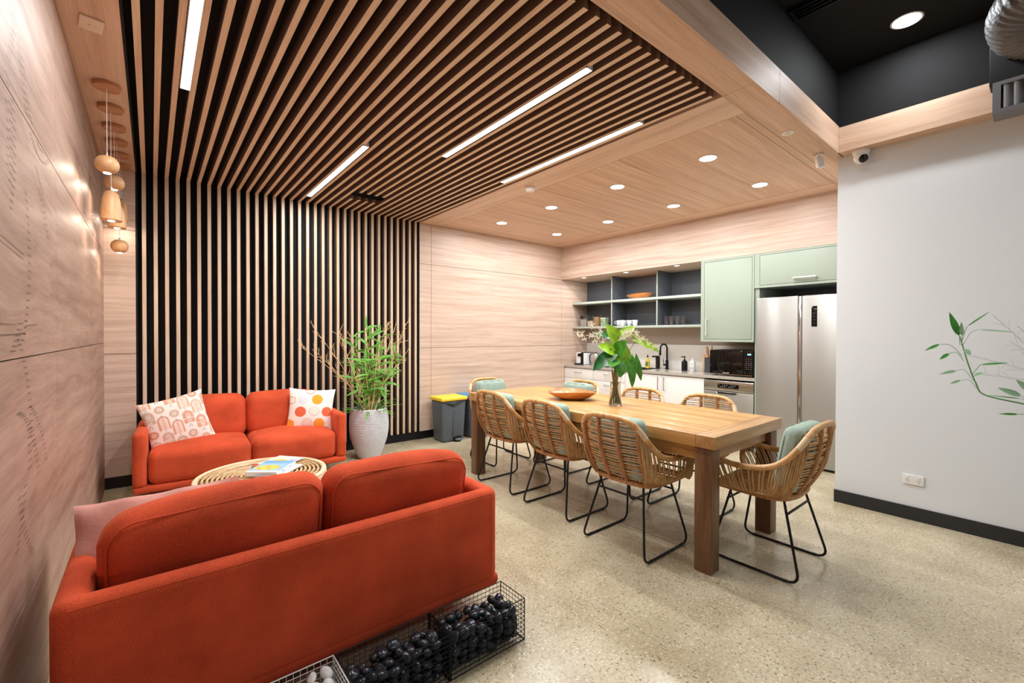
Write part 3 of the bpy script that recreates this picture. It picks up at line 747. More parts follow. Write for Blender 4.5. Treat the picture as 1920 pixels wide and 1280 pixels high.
t = tag(G().rbox((0, 0, .115), (.018, .16, .23), .005, 2).build('cutting_board', wood('board_wood', (190, 140, 90), (216, 168, 116), (230, 188, 140), 'z', stretch=1.5, cross=30), None, loc=(5.90, 2.97, ZB), rot=(0, radians(0), 0)), 'pale wooden cutting board standing upright against the splashback', 'cutting board')
t = thing('utensil_holder', 'dark grey square holder full of wooden spoons beside the microwave', 'utensil holder', (5.78, 2.90, ZB))
g = G(); g.box(-.045, .045, -.045, -.038, 0, .20); g.box(-.045, .045, .038, .045, 0, .20); g.box(-.045, -.038, -.038, .038, 0, .20); g.box(.038, .045, -.038, .038, 0, .20); g.box(-.038, .038, -.038, .038, 0, .006); g.build('holder', mat('dark_grey_holder', (66, 68, 74), .5), t)
M_spoon = mat('spoon_wood', (172, 118, 72), .5)
for i, (a, b_, h, w) in enumerate(((.0, .02, .35, .022), (.015, -.01, .36, .016), (-.02, .005, .33, .026), (.02, .022, .34, .018))):
    o = G().tube([(a * .3, b_ * .3, .02), (a, b_, .22), (a * 1.5, b_ * 1.6, .26), (a * 1.8, b_ * 1.9, h - .03), (a * 1.8, b_ * 2, h)], [.005, .005, w * .5, w * .6, w * .3], 8).build('wooden_spoon', M_spoon, None, loc=(5.78, 2.90, ZB))
    tag(o, ['wooden spoon in the grey holder, nearest the cutting board', 'longest wooden spoon in the grey holder', 'wide wooden spatula in the grey holder, nearest the room', 'wooden spoon in the grey holder, closest to the microwave'][i], 'spoon', 'wooden utensils in the grey holder')
t = thing('microwave', 'black glass microwave with a small blue display under the green wall cabinet', 'microwave', (5.46, 2.47, ZB))
G().rbox((.20, 0, .166), (.38, .52, .30), .008, 2).build('body', mat('microwave_grey', (96, 96, 98), .4, metal=.4), t)
d = G().rbox((-.004, .055, .166), (.024, .405, .296), .004, 2).build('door', M_blkglass, t)
p = G().rbox((-.004, -.205, .166), (.024, .108, .296), .004, 2).build('control_panel', M_blkglass, t)
G().box(-.0175, -.0162, -.235, -.195, .262, .278).build('display', emit('blue_display', (120, 190, 255), 2.0), p)
g = G()
for i in range(6):
    for j in range(3): g.box(-.0168, -.0160, -.240 + j * .026, -.231 + j * .026, .095 + i * .024, .099 + i * .024)
g.build('buttons', mat('button_print', (170, 176, 186), .5), p)
G().box(-.018, -.010, -.25, .25, .016, .024).build('trim_strip', M_chrome, t)
text_mesh('lettering', 'SAMSUNG', .017, M_plastic, d, (-.0165, .055, .036), (radians(90), 0, radians(-90)))
g = G()
for (x, y) in ((.04, -.2), (.04, .2), (.35, -.2), (.35, .2)): g.lathe([(.012, 0), (.012, .018)], c=(x, y, 0), n=12)
g.build('feet', M_blk, t)

# ------------------------------------------------------------------ bins
def bin_(loc, lb, clid, m):
    t = thing('waste_bin', lb, 'bin', loc)
    def taper(w, u): k = .86 + .14 * (u[2] + 1) / 2; return (w.x * k, w.y * k, w.z)
    G().rbox((0, 0, .265), (.36, .30, .525), .035, 3, fn=taper).build('bin_body', m, t)
    G().rbox((0, 0, .545), (.39, .33, .05), .02, 3).build('lid', mat('lid_%d_%d' % clid[:2], clid, .35), t)
    g = G(); g.rbox((.045, -.142, .24), (.13, .012, .36), .004, 2); g.build('front_panel', mat('bin_panel', (78, 86, 92), .35), t)
    g = G(); g.box(-.005, .105, -.152, -.125, .012, .07); g.build('pedal_recess', M_blk, t)
    G().rbox((.05, -.165, .032), (.09, .06, .012), .004, 2).build('pedal', mat('pedal_grey', (110, 118, 124), .35), t)
    g = G(); g.tube([(-.17, -.148, .513), (-.10, -.153, .498), (-.02, -.153, .470), (.06, -.153, .494), (.165, -.148, .512)], [.003, .012, .02, .012, .003], 8); g.build('bin_liner', mat('liner_plastic', (52, 52, 56), .15, trans=.2), t)
    return t
bin_((2.985, 4.945, 0), 'dark grey pedal bin with a yellow lid against the panelled wall', (244, 208, 60), mat('bin_grey', (84, 92, 98), .38))
bin_((3.40, 4.955, 0), 'grey bin with a blue lid, half hidden behind the table corner', (52, 132, 186), mat('bin_grey_b', (70, 78, 84), .38))

# ------------------------------------------------------------------ dining table
M_tab = wood('teak_top', (164, 112, 58), (196, 146, 84), (216, 172, 108), 'y', rough=.34, swirl=.12, stretch=1.1, cross=22, coat=.1)
M_tabx = wood('teak_top_cross', (150, 104, 60), (180, 134, 82), (200, 156, 104), 'x', rough=.36, swirl=.12, stretch=1.1, cross=22, coat=.1)
M_tleg = wood('teak_leg', (78, 50, 29), (108, 75, 46), (134, 99, 66), 'z', rough=.42, swirl=.5, stretch=1.2, cross=16)
TX0, TX1, TY0, TY1, TZ = 2.43, 3.385, 1.185, 3.64, .79
t = thing('dining_table', 'long solid teak dining table with thick square legs', 'table', ((TX0 + TX1) / 2, (TY0 + TY1) / 2, 0))
hx, hy = (TX1 - TX0) / 2, (TY1 - TY0) / 2
npl = 6; ww = 2 * hx / npl
for i in range(npl):
    G().box(-hx + i * ww + .0005, -hx + (i + 1) * ww - .0005, -hy + .115, hy - .115, TZ - .072, TZ, .0018).build('top_plank', M_tab, t)
for s in (-1, 1):
    G().box(-hx, hx, s * (hy - .114), s * hy, TZ - .072, TZ, .0025).build('breadboard_end', M_tabx, t)
for sx in (-1, 1):
    for sy in (-1, 1):
        cx, cy = sx * (hx - .062), sy * (hy - .075)
        G().box(cx - .05, cx + .05, cy - .05, cy + .05, .001, TZ - .072, .003).build('leg', M_tleg, t)
for s in (-1, 1):
    G().box(-hx + .112, hx - .112, s * (hy - .075) - .014, s * (hy - .075) + .014, TZ - .155, TZ - .072).build('apron', M_tabx, t)
    G().box(s * (hx - .062) - .014, s * (hx - .062) + .014, -hy + .125, hy - .125, TZ - .155, TZ - .072).build('apron', M_tab, t)

# ------------------------------------------------------------------ rattan chairs
def rattan(name, c1, c2, c3, sc=26):
    m = wood(name, c1, c2, c3, 'z', rough=.42, swirl=.8, stretch=9, cross=sc, coat=.1); return m
M_rat = rattan('rattan_pole', (176, 122, 64), (206, 156, 96), (224, 182, 126))
M_rod = rattan('rattan_rod', (166, 122, 70), (200, 156, 102), (220, 182, 132))
M_pole = rattan('rattan_wrapped_post', (146, 96, 52), (178, 124, 72), (198, 150, 98), 60)
M_bind = mat('pale_rattan_binding', (224, 196, 158), .5, bump=.3, bscale=200)
M_cush = mat('seafoam_cushion', (146, 164, 150), .8, sheen=.3, bump=.12, bscale=30, var=.06, vscale=5)
M_cpipe = mat('seafoam_piping', (118, 142, 130), .8)
def xb(z):      # rear profile of the shell
    t = max(0, min(1, (z - .44) / .42))
    return -.165 - .125 * (1 - (1 - t) ** 2.2)
def arm_pts():
    h = [(-.292, 0, .858), (-.290, .085, .856), (-.283, .155, .842), (-.268, .205, .805), (-.235, .238, .745), (-.185, .262, .680), (-.12, .276, .632), (-.02, .283, .606), (.09, .284, .602), (.17, .280, .612), (.225, .272, .606), (.262, .262, .565), (.262, .245, .505), (.235, .225, .458)]
    left = smooth(h, 5); right = [V((p.x, -p.y, p.z)) for p in reversed(left[1:])]
    return left, right + left
def make_chair(lb):
    t = thing('rattan_armchair', lb, 'chair', (0, 0, 0), 0, 'rattan chairs round the dining table')
    L_, full = arm_pts()
    G().tube(full, .0175, 10).build('frame_rail', M_rat, t)
    # seat rim
    rim = smooth([(.235, 0, .442), (.235, .15, .442), (.225, .215, .442), (.12, .226, .440), (-.05, .218, .436), (-.14, .185, .436), (-.175, .10, .438), (-.18, 0, .438), (-.175, -.10, .438), (-.14, -.185, .436), (-.05, -.218, .436), (.12, -.226, .440), (.225, -.215, .442), (.235, -.15, .442)], 4, True)
    G().tube(rim, .014, 8, closed=True).build('seat_rim', M_pole, t)
    for y in (-.205, -.07, .07, .205):
        k = abs(y) / .205
        zt = .852 if k < .5 else .800
        f = .028 * k ** 2
        pts = [(xb(z) + f - .004, y * (1 if z > .6 else .93 + .07 * max(0, (z - .44) / .16)), z) for z in [zt - (zt - .452) * i / 14 for i in range(15)]] + [(-.12, y * .9, .432)]
        g = G(); g.tube(pts, .0138, 8)
        # diagonal lacing round the post
        sp = []
        P = smooth(pts, 8); n_ = len(P); r_ = .0158
        for i, p in enumerate(P):
            a = i * 1.25
            sp.append(p + V((cos(a) * r_, sin(a) * r_, 0)))
        g.tube(sp, .0028, 5)
        g.build('back_post', M_pole, t)
    # rods across the back
    g = G()
    for i in range(21):
        z = .470 + i * (.825 - .470) / 20
        hw = .222 if z < .74 else .222 - (z - .74) * .35
        pts = [(xb(z) + .036 * (abs(u) ** 2) + .004 * sin(i * 1.7), u * hw, z + .003 * sin(i * 2.1 + u)) for u in [-1, -.6, -.2, .2, .6, 1]]
        g.tube(smooth(pts, 3), .0047, 6)
    g.build('back_rods', M_rod, t)
    # rods fanning from the arm rail down to the seat rim
    for s in (-1, 1):
        g = G(); m = 33; seg = L_[14:63]
        for i in range(m):
            u = i / (m - 1)
            a = seg[min(len(seg) - 1, int(u * (len(seg) - 1)))]
            bx = -.165 + .385 * min(1, u * 1.04) ** 1.15
            by = .19 + .03 * min(1, u * 3)
            bq = V((bx, by if u < .96 else .215, .44))
            mid = (a + bq) / 2 + V((-.020 * (1 - u), .032, -.030))
            pts = smooth([a, a.lerp(mid, .5) + V((0, .007, 0)), mid, mid.lerp(bq, .5) + V((0, .010, -.010)), bq], 2)
            g.tube([(p.x, s * p.y, p.z) for p in pts], .0046, 6)
        g.build('side_rods', M_rod, t)
    g = G()
    for i in range(15):
        y = -.19 + i * .38 / 14
        xs = -.165 if abs(y) < .12 else -.14
        g.tube([(xs, y, .447), (.0, y, .440), (.232, y, .449)], .0046, 6)
    for i in range(6):
        x = -.12 + i * .062
        g.tube([(x, -.215, .436), (x, .215, .436)], .0055, 6)
    g.build('seat_rods', M_rod, t)
    for s in (-1, 1):
        g = G(); i0 = 15; g.tube([(p.x, s * p.y, p.z) for p in L_[i0:i0 + 6]], .0182, 10)
        g.build('binding', M_bind, t)
    for s in (-1, 1):
        top = .160
        pts = [(-.140, s * top, .425)] + [(-.228, s * .226, .085), (-.2345, s * .2315, .055), (-.232, s * .234, .034), (-.220, s * .2355, .018), (-.200, s * .236, .0095), (-.175, s * .236, .0078), (.175, s * .236, .0078), (.200, s * .236, .0095), (.220, s * .2355, .018), (.232, s * .234, .034), (.2345, s * .2315, .055), (.228, s * .226, .085)] + [(.150, s * top, .425)]
        g = G(); g.tube(pts, .0074, 8)
        for x in (-.17, .17): g.tube([(x - .012, s * .236, .0085), (x + .012, s * .236, .0085)], .0086, 8)
        g.build('leg_loop', M_blkmetal, t)
    g = G(); g.tube([(-.140, -.16, .425), (-.140, .16, .425)], .007, 8); g.tube([(.150, -.16, .425), (.150, .16, .425)], .007, 8)
    for s in (-1, 1): g.tube([(-.140, s * .16, .425), (.150, s * .16, .425)], .007, 8)
    g.build('underframe', M_blkmetal, t)
    g = G(); g.tube([(-.160, -.175, .352), (-.160, .175, .352)], .0068, 8); g.build('stretcher', M_blkmetal, t)
    g = G(); g.tube([(.170, -.176, .352), (.170, .176, .352)], .0068, 8); g.build('stretcher', M_blkmetal, t)
    ALLCH[t.name] = list(t.children)
    return t
def tuft(w, u):
    px = abs(sin(u[1] * pi * 2.0)) ** .5
    return (w.x - (.018 * (1 - px) * (1 if w.x > 0 else -1) * max(0, 1 - u[2] ** 2) ** .5) * (abs(w.x) > .02), w.y, w.z)
chairs = [
    (2.485, 1.745, 0, 1, 'rattan armchair nearest the camera on the sofa side of the table, black wire legs'),
    (2.555, 2.445, 0, 1, 'middle rattan armchair of the three on the sofa side of the table'),
    (2.575, 3.115, 0, 1, 'rattan armchair on the sofa side furthest from the camera, beside the far table leg'),
    (2.945, 1.10, 90, 1, 'rattan armchair at the near head of the table by the white wall'),
    (2.97, 3.83, -90, 1, 'rattan armchair at the far head of the table in front of the bins'),
    (3.36, 3.22, 180, 1, 'rattan armchair on the kitchen side in front of the white drawers, cushion showing'),
    (3.28, 2.42, 180, 0, 'bare-backed rattan armchair on the kitchen side next to the vase'),
    (3.30, 1.80, 180, 0, 'bare-backed rattan armchair on the kitchen side in front of the dishwasher')]
cl = ['seafoam green back cushion in the near chair on the sofa side', 'seafoam green back cushion in the middle chair on the sofa side', 'seafoam green back cushion in the far chair on the sofa side',
      'seafoam green cushion in the chair at the near head of the table', 'pale green tufted cushion in the chair at the far head of the table', 'pale green tufted cushion in the kitchen side chair in front of the drawers']
proto = None; cproto = None; nc = 0
for (x, y, a, cu, lb) in chairs:
    if proto is None: proto = o = make_chair(lb)
    else: o = copy_tree(proto); tag(o, lb, 'chair', 'rattan chairs round the dining table')
    o.location = (x, y, 0); o.rotation_euler = (0, 0, radians(a))
    if cu:
        if cproto is None:
            c = thing('chair_cushion', cl[0], 'cushion', (0, 0, 0), 0, 'green cushions on the rattan chairs')
            G().rbox((0, 0, 0), (.105, .39, .385), .045, 4, bulge=(.022, .006, .004), seg=12, fn=tuft).build('cushion', M_cush, c)
            for sx in (-1, 1):
                G().tube(rrect(.365, .362, .07, 6, lambda p, q: (sx * .040, p, q)), .0042, 6, closed=True).build('piping', M_cpipe, c)
            cproto = c; ALLCH[c.name] = list(c.children)
        else: c = copy_tree(cproto); tag(c, cl[nc], 'cushion', 'green cushions on the rattan chairs')
        nc += 1
        R = Matrix.Rotation(radians(a), 3, 'Z')
        p = R @ V((-.165, 0, .656))
        c.location = (x + p.x, y + p.y, p.z); c.rotation_euler = (0, radians(-10), radians(a))

# ------------------------------------------------------------------ vase of leaves and orchids
t = thing('glass_vase', 'waisted clear glass vase holding cut leaves on the dining table', 'vase', (2.915, 2.24, TZ))
G().lathe([(0, 0), (.050, 0), (.053, .006), (.046, .06), (.040, .13), (.046, .21), (.058, .27), (.0555, .27), (.0435, .21), (.0375, .13), (.043, .06), (.048, .012), (0, .012)], n=36).build('vase_glass', M_clear, t)
G().lathe([(0, .013), (.046, .013), (.0420, .06), (.0365, .13), (.041, .19), (0, .19)], n=32).build('water', glass('water', (235, 245, 225), 0, 1.33), t)
bq = thing('leaf_bouquet', 'bouquet of broad green leaves and small white orchid sprays in the glass vase', 'flowers', (2.915, 2.24, TZ + .015))
M_lf = mat('broad_leaf', (64, 126, 34), .3, var=.5, vscale=22); M_lf2 = mat('lime_leaf', (136, 178, 34), .3, var=.35, vscale=22); M_lf3 = mat('dark_leaf', (40, 92, 48), .25, var=.5, vscale=22)
M_stem = mat('green_stem', (110, 130, 50), .5); M_orch = mat('cream_orchid', (244, 236, 214), .5)
# directions in the room: image right is about (.78,-.63), towards the kitchen
IR = V((.776, -.631, 0)); TOC = V((-.631, -.776, 0)); UP = V((0, 0, 1))
def P3(r_, u_, f_=0): return IR * r_ + UP * u_ + TOC * f_
leaves = [ # image-right offset, height, toward-camera offset, direction (r,u,f), length, width, material, normal
    (-.05, .40, .06, (-.75, -.55, .25), .19, .13, M_lf3), (-.02, .36, .04, (-.35, -.2, .9), .15, .12, M_lf), (.10, .36, .07, (.10, -.95, .2), .22, .085, M_lf), (.15, .37, .03, (.30, -.9, .1), .19, .07, M_lf),
    (.02, .50, -.02, (-.35, .6, .2), .17, .15, M_lf2), (.05, .46, -.05, (.25, -.7, .2), .22, .14, M_lf2), (.17, .52, .0, (.85, -.35, .0), .22, .09, M_lf2), (-.02, .42, .03, (-.6, .3, .3), .15, .13, M_lf2), (.02, .34, .08, (-.05, -.9, .4), .12, .12, M_lf),
    (.06, .55, -.04, (.6, .5, .1), .13, .10, M_lf2), (-.03, .54, -.05, (-.8, .25, .0), .14, .08, M_lf3), (.0, .40, .0, (.2, .5, .5), .16, .14, M_lf)]
for (r0, u0, f0, d, L0, W0_, m) in leaves:
    base = P3(r0, u0, f0); dd = IR * d[0] + UP * d[1] + TOC * d[2]
    nrm = (TOC * .8 + UP * .6) if abs(d[1]) < .8 else (TOC + IR * .2)
    lf = G().leaf(base, dd, nrm, L0, W0_, .18, .12, 9, True).build('leaf', m, bq)
    G().tube(smooth([(random.uniform(-.02, .02), random.uniform(-.02, .02), .008), tuple(V((0, 0, .20)) + base * .12), tuple(base)], 5), .0028, 6).build('stem', M_stem, lf)
def spray(pts, n):
    g = G(); P = smooth(pts, 8); g.tube(P, .0018, 5); o = g.build('orchid_stem', M_stem, bq)
    g = G()
    for i in range(n):
        p = P[int(len(P) * (.45 + .55 * i / n)) - 1] + V([random.uniform(-.025, .025) for _ in range(3)])
        for k in range(5):
            a = 2 * pi * k / 5 + random.random()
            d = (IR * cos(a) + UP * sin(a) + TOC * .4)
            g.leaf(p, d, TOC, random.uniform(.022, .036), .009, .3, .1, 3)
    g.build('orchid_flowers', M_orch, o)
spray([(0, 0, .15), P3(-.06, .40), P3(-.18, .54), P3(-.33, .545)], 11)
spray([(0, 0, .15), P3(-.06, .45), P3(-.13, .56), P3(-.20, .63)], 7)
spray([(0, 0, .15), P3(.04, .45), P3(.14, .56), P3(.30, .47)], 14)
spray([(0, 0, .15), P3(.03, .48), P3(.09, .57), P3(.22, .57)], 10)
g = G()
for i in range(14):
    a = i * 2.4; g.tube([(.033 * cos(a), .033 * sin(a), .0), (.012 * cos(a + .8), .012 * sin(a + .8), .13), (.030 * cos(a + 1.6), .03 * sin(a + 1.6), .26)], .0032, 6)
g.build('cut_stems', mat('brown_green_stems', (150, 120, 50), .5), bq)

# ------------------------------------------------------------------ sofas
def fabric(name, c):
    m, nt, b = nm(name); N = nt.nodes; L = nt.links
    tc = N.new('ShaderNodeTexCoord'); n = N.new('ShaderNodeTexNoise'); n.inputs['Scale'].default_value = 260; n.inputs['Detail'].default_value = 2
    L.new(tc.outputs['Object'], n.inputs['Vector'])
    n2 = N.new('ShaderNodeTexNoise'); n2.inputs['Scale'].default_value = 5; n2.inputs['Detail'].default_value = 5
    L.new(tc.outputs['Object'], n2.inputs['Vector'])
    ad = N.new('ShaderNodeMath'); ad.operation = 'ADD'; L.new(n.outputs['Fac'], ad.inputs[0]); L.new(n2.outputs['Fac'], ad.inputs[1])
    rp = N.new('ShaderNodeValToRGB'); e = rp.color_ramp.elements; k = lin(c)
    e[0].position = .7 / 2; e[1].position = 1.3 / 2
    e[0].color = (*[q * .66 for q in k], 1); e[1].color = (*[min(1, q * 1.22 + .004) for q in k], 1)
    hf = N.new('ShaderNodeMath'); hf.operation = 'MULTIPLY'; hf.inputs[1].default_value = .5; L.new(ad.outputs[0], hf.inputs[0]); L.new(hf.outputs[0], rp.inputs['Fac'])
    L.new(rp.outputs['Color'], b.inputs['Base Color']); b.inputs['Roughness'].default_value = .95; b.inputs['Specular IOR Level'].default_value = .15
    b.inputs['Sheen Weight'].default_value = .35; b.inputs['Sheen Roughness'].default_value = .35; b.inputs['Sheen Tint'].default_value = (1, .35, .18, 1)
    bp = N.new('ShaderNodeBump'); bp.inputs['Strength'].default_value = .35; bp.inputs['Distance'].default_value = .002
    L.new(n.outputs['Fac'], bp.inputs['Height']); L.new(bp.outputs['Normal'], b.inputs['Normal'])
    return m
M_sofa = fabric('orange_red_fabric', (202, 80, 48))
SW_, SD, SH = 1.568, .78, .60
def make_sofa(lb):
    t = thing('sofa', lb, 'sofa', (0, 0, 0), 0, None)
    W2 = SW_ / 2; th = .085; zb = .175
    # shell cross-section: a band swept round the back and the arms, rounded on its top edge
    def band(path, nrm, nme, ends=(True, True)):
        g = G(); vs = []; prof = []
        r = .038
        for (u, z) in [(0, zb)] + [(r - r * cos(a), SH - r + r * sin(a)) for a in [pi / 2 * i / 5 for i in range(6)]] + [(th - r + r * sin(a), SH - r + r * cos(a)) for a in [pi / 2 * i / 5 for i in range(6)]] + [(th, zb)]:
            prof.append((u, z))
        m = len(prof)
        for p, n_ in zip(path, nrm):
            for (u, z) in prof: vs.append((p[0] + n_[0] * u, p[1] + n_[1] * u, z))
        fs = []
        for i in range(len(path) - 1):
            for k in range(m - 1): fs.append((i * m + k, (i + 1) * m + k, (i + 1) * m + k + 1, i * m + k + 1))
            fs.append((i * m + m - 1, (i + 1) * m + m - 1, (i + 1) * m, i * m))
        fs.append(tuple(range(m))[::-1] if False else tuple(range(m))); fs.append(tuple((len(path) - 1) * m + k for k in reversed(range(m))))
        g.add(vs, fs, True); g.build(nme, M_sofa, t)
    rc = .06
    def corner(sx):
        pts = []; nr = []
        for i in range(9):
            a = pi / 2 * i / 8
            # from the arm's outer face round to the back's outer face
            pts.append((sx * (W2 - rc + rc * cos(a)), rc - rc * sin(a))); nr.append((-sx * cos(a), sin(a)))
        return pts, nr
    cR = corner(1); cL = corner(-1)
    cut = .13
    # arms, each closed with a rounded front
    for sx in (-1, 1):
        c = cR if sx > 0 else cL
        path = [(sx * W2, y) for y in (SD - .03, SD - .2, .4, .2)] + c[0][:5]
        nrm = [(-sx, 0)] * 4 + c[1][:5]
        if sx < 0: path.reverse(); nrm.reverse()
        band(path, nrm, 'armrest')
        g = G(); g.rbox((sx * (W2 - th / 2), SD - .035, (zb + SH - .0) / 2 - .000), (th, .07, SH - zb + .000), .034, 4); g.v = [(a, b_, c_ + .0) for a, b_, c_ in g.v]
        g.build('armrest_front', M_sofa, t)
    path = list(reversed(cL[0][4:])) ; nrm = list(reversed(cL[1][4:]))
    path = [(-x, y) for x, y in cR[0][4:]]; nrm = [(-a, b_) for a, b_ in cR[1][4:]]
    p2 = list(reversed(cR[0][4:])); n2 = list(reversed(cR[1][4:]))
    bp_ = path + p2; bn = nrm + n2
    bp_.reverse(); bn.reverse()
    bp_ = bp_; band(bp_, bn, 'backrest')
    # seam cords on the backrest
    for sx in (-1, 1):
        G().tube([(sx * (W2 - .055), .0005, z) for z in (zb + .005, .35, SH - .035)], .0013, 5).build('seam', M_sofa, t)
    G().tube([(-W2 + .04, .006, SH - .018), (W2 - .04, .006, SH - .018)], .0018, 5).build('seam', M_sofa, t)
    G().rbox((0, SD / 2 - .002, .152), (SW_ - .004, SD - .004, .055), .022, 3).build('base', M_sofa, t)
    cw = (SW_ - 2 * th - .006) / 2
    for sx in (-1, 1):
        def dome(w, u): return (w.x, w.y, w.z)
        o = G().rbox((sx * cw / 2, .10 + (SD - .10) / 2 - .004, .305), (cw - .004, SD - .115, .25), .055, 4, bulge=(0, .018, .042), seg=8).build('seat_cushion', M_sofa, t)
        pz = rrect(cw - .02, SD - .135, .05, 5, lambda p, q: (sx * cw / 2 + p, .10 + (SD - .10) / 2 - .004 + q, .305 + .088))
        G().tube(pz, .003, 6, closed=True).build('piping', M_sofa, o)
    for sx in (-1, 1):
        def lean(w, u, q=sx): o_ = max(0, u[0] * q); return (w.x, w.y - (w.z) * .18, w.z - (.040 * o_ ** 2.2 if w.z > 0 else 0) - .006)
        o = G().rbox((sx * (cw / 2 - .0), .245, .60), (cw - .004, .185, .39), .078, 6, bulge=(0.004, .035, .014), seg=8, fn=lean).build('back_cushion', M_sofa, t)
        pz = rrect(cw - .050, .355, .075, 6, lambda p, q: (sx * cw / 2 + p, .245 - .084 - q * .18, .594 + q - (.036 * max(0, sx * p / (cw / 2)) ** 2.2 if q > 0 else 0)))
        G().tube(pz, .0032, 6, closed=True).build('piping', M_sofa, o)
    for sx in (-1, 1):
        for y in (.20, SD - .16):
            G().lathe([(.014, .0), (.02, .128)], c=(sx * (W2 - .22), y, 0), n=14).build('leg', M_blkmetal, t)
    ALLCH[t.name] = list(t.children)
    return t
s2 = make_sofa('orange-red two-seat sofa seen from behind, nearest the camera beside the wire baskets')
s2.location = (.556, 1.728, 0)
s1 = copy_tree(s2); tag(s1, 'bright orange two-seat sofa facing the room in front of the slatted wall', 'sofa')
s1.location = (.712, 5.152, 0); s1.scale = (1.018, 1, 1); s1.rotation_euler = (0, 0, radians(180 - 2.6))

# throw cushions
M_print = attr_mat('printed_cotton', .9, .15); M_pink = mat('dusty_pink_cotton', (206, 146, 132), .9, bump=.15, bscale=60); M_creamp = mat('cream_cotton', (236, 218, 204), .9)
def pillow(w, h, th, n=60, pinch=.05, wob=.0, side=None):
    """square throw cushion standing in its own xz plane, front towards -y"""
    g = G()
    def f(sg):
        def q(a, b_):
            x, z = 2 * a - 1, 2 * b_ - 1
            e = max(0, (1 - x * x)) ** .55 * max(0, (1 - z * z)) ** .55
            px = 1 - pinch * (1 - z * z) * abs(x) ** 1.5 * 1.0; pz = 1 - pinch * (1 - x * x) * abs(z) ** 1.5
            wy = wob * sin(9 * x + 4) * abs(z) ** 6 + wob * sin(8 * z + 1) * abs(x) ** 6
            return V((x * w / 2 * (1 - pinch * (1 - z * z) * abs(x)), sg * (th / 2 * e + .002) + wy, z * h / 2 * (1 - pinch * (1 - x * x) * abs(z))))
        return q
    g.sheet(n, n, f(-1)); k = len(g.f)
    bk = G().sheet(n, n, f(1)); bk.f = [tuple(reversed(q)) for q in bk.f]
    return g, bk
def motif(co, v):
    # pale ground, rounded motifs in terracotta and sand, set in alternating columns
    x, z = co.x / .46 + .5, co.z / .46 + .5
    cw, ch = .185, .29
    ci = int(x / cw); cx = (x / cw) % 1; cz = ((z + (ci % 2) * .155) / ch) % 1; ri = int((z + (ci % 2) * .155) / ch)
    base = (240, 226, 218)
    c = (214, 158, 132) if (ri + ci) % 2 else (208, 176, 154)
    dx = (cx - .5) * cw; dz = (cz - .32) * ch
    if (ri + ci) % 3 == 0:      # oval with a wavy line
        q = max(abs(dz) - .075, 0); d = sqrt(dx * dx + q * q)
        if d < .088:
            if d > .058: return c
            if d > .05: return base
            if abs(dx - .014 * sin(dz * 110)) < .008: return c
            return (236, 206, 190)
    elif (ri + ci) % 3 == 1:    # ring with a dot
        d = sqrt(dx * dx + dz * dz)
        if .030 < d < .074: return c
        if d < .016: return c
    else:                       # arch with bars
        if abs(dz) < .005: return base
        q = max(abs(dz) - .060, 0); d = sqrt(dx * dx + q * q)
        if d < .086:
            if d < .042 and abs(((abs(dz)) / .03) % 1 - .5) > .28 and dx > -.03: return base
            return c
    ex, ez = (cx - .5) * cw, (cz - .85) * ch
    for (px_, pz_) in ((0, .018), (-.018, -.012), (.018, -.012)):
        if (ex - px_) ** 2 + (ez - pz_) ** 2 < .00008: return (120, 130, 150)
    return base
def dots(co, v):
    x, z = co.x / .40, co.z / .40
    base = (242, 234, 224)
    for (cx, cz, r, c, ring) in ((-.20, .23, .115, (216, 216, 222), 0), (.12, .25, .125, (238, 160, 42), 0), (-.24, -.06, .125, (226, 104, 68), 0), (.07, -.04, .12, (240, 228, 214), 1), (.36, -.05, .12, (226, 104, 68), 0),
                             (-.07, -.33, .12, (236, 212, 200), 1), (.20, -.34, .13, (240, 160, 60), 0), (-.47, -.36, .12, (240, 150, 50), 0), (.38, .27, .10, (238, 232, 224), 1), (-.05, .50, .12, (238, 170, 150), 2), (-.45, .22, .09, (226, 140, 90), 2)):
        d = sqrt((x - cx) ** 2 + (z - cz) ** 2)
        if ring and r * .84 < d < r: return (206, 204, 200) if ring == 1 else (226, 120, 90)
        if ring == 1 and d < r: return c
        if not ring and d < r: return c
    return base
def throw(name, lb, w, h, th, loc, rot, fn, back, wob=.0, pinch=.05):
    g, bk = pillow(w, h, th, 110 if fn else 40, pinch, wob)
    t = thing(name, lb, 'cushion', loc); t.rotation_euler = rot
    a = g.build('cushion_front', M_print if fn else back, t)
    if fn: paint(a, fn)
    b_ = bk.build('cushion_back', back, t)
    return t
throw('throw_cushion', 'pink and cream cushion with rounded motifs leaning on the left arm of the far sofa', .47, .47, .14, (.175, 4.74, .600), (radians(-16), radians(-12), radians(10)), motif, M_pink, 0, .085)
throw('throw_cushion', 'white cushion with orange, coral and grey dots at the right end of the far sofa', .43, .43, .13, (1.235, 4.68, .605), (radians(-14), radians(5), radians(-14)), dots, M_creamp, 0, .085)
throw('throw_cushion', 'dusty pink cushion with a pale crinkled edge behind the back cushion of the near sofa', .50, .40, .10, (.035, 2.10, .572), (radians(27), radians(1.5), radians(180 - 2)), None, M_pink, .010, .03)

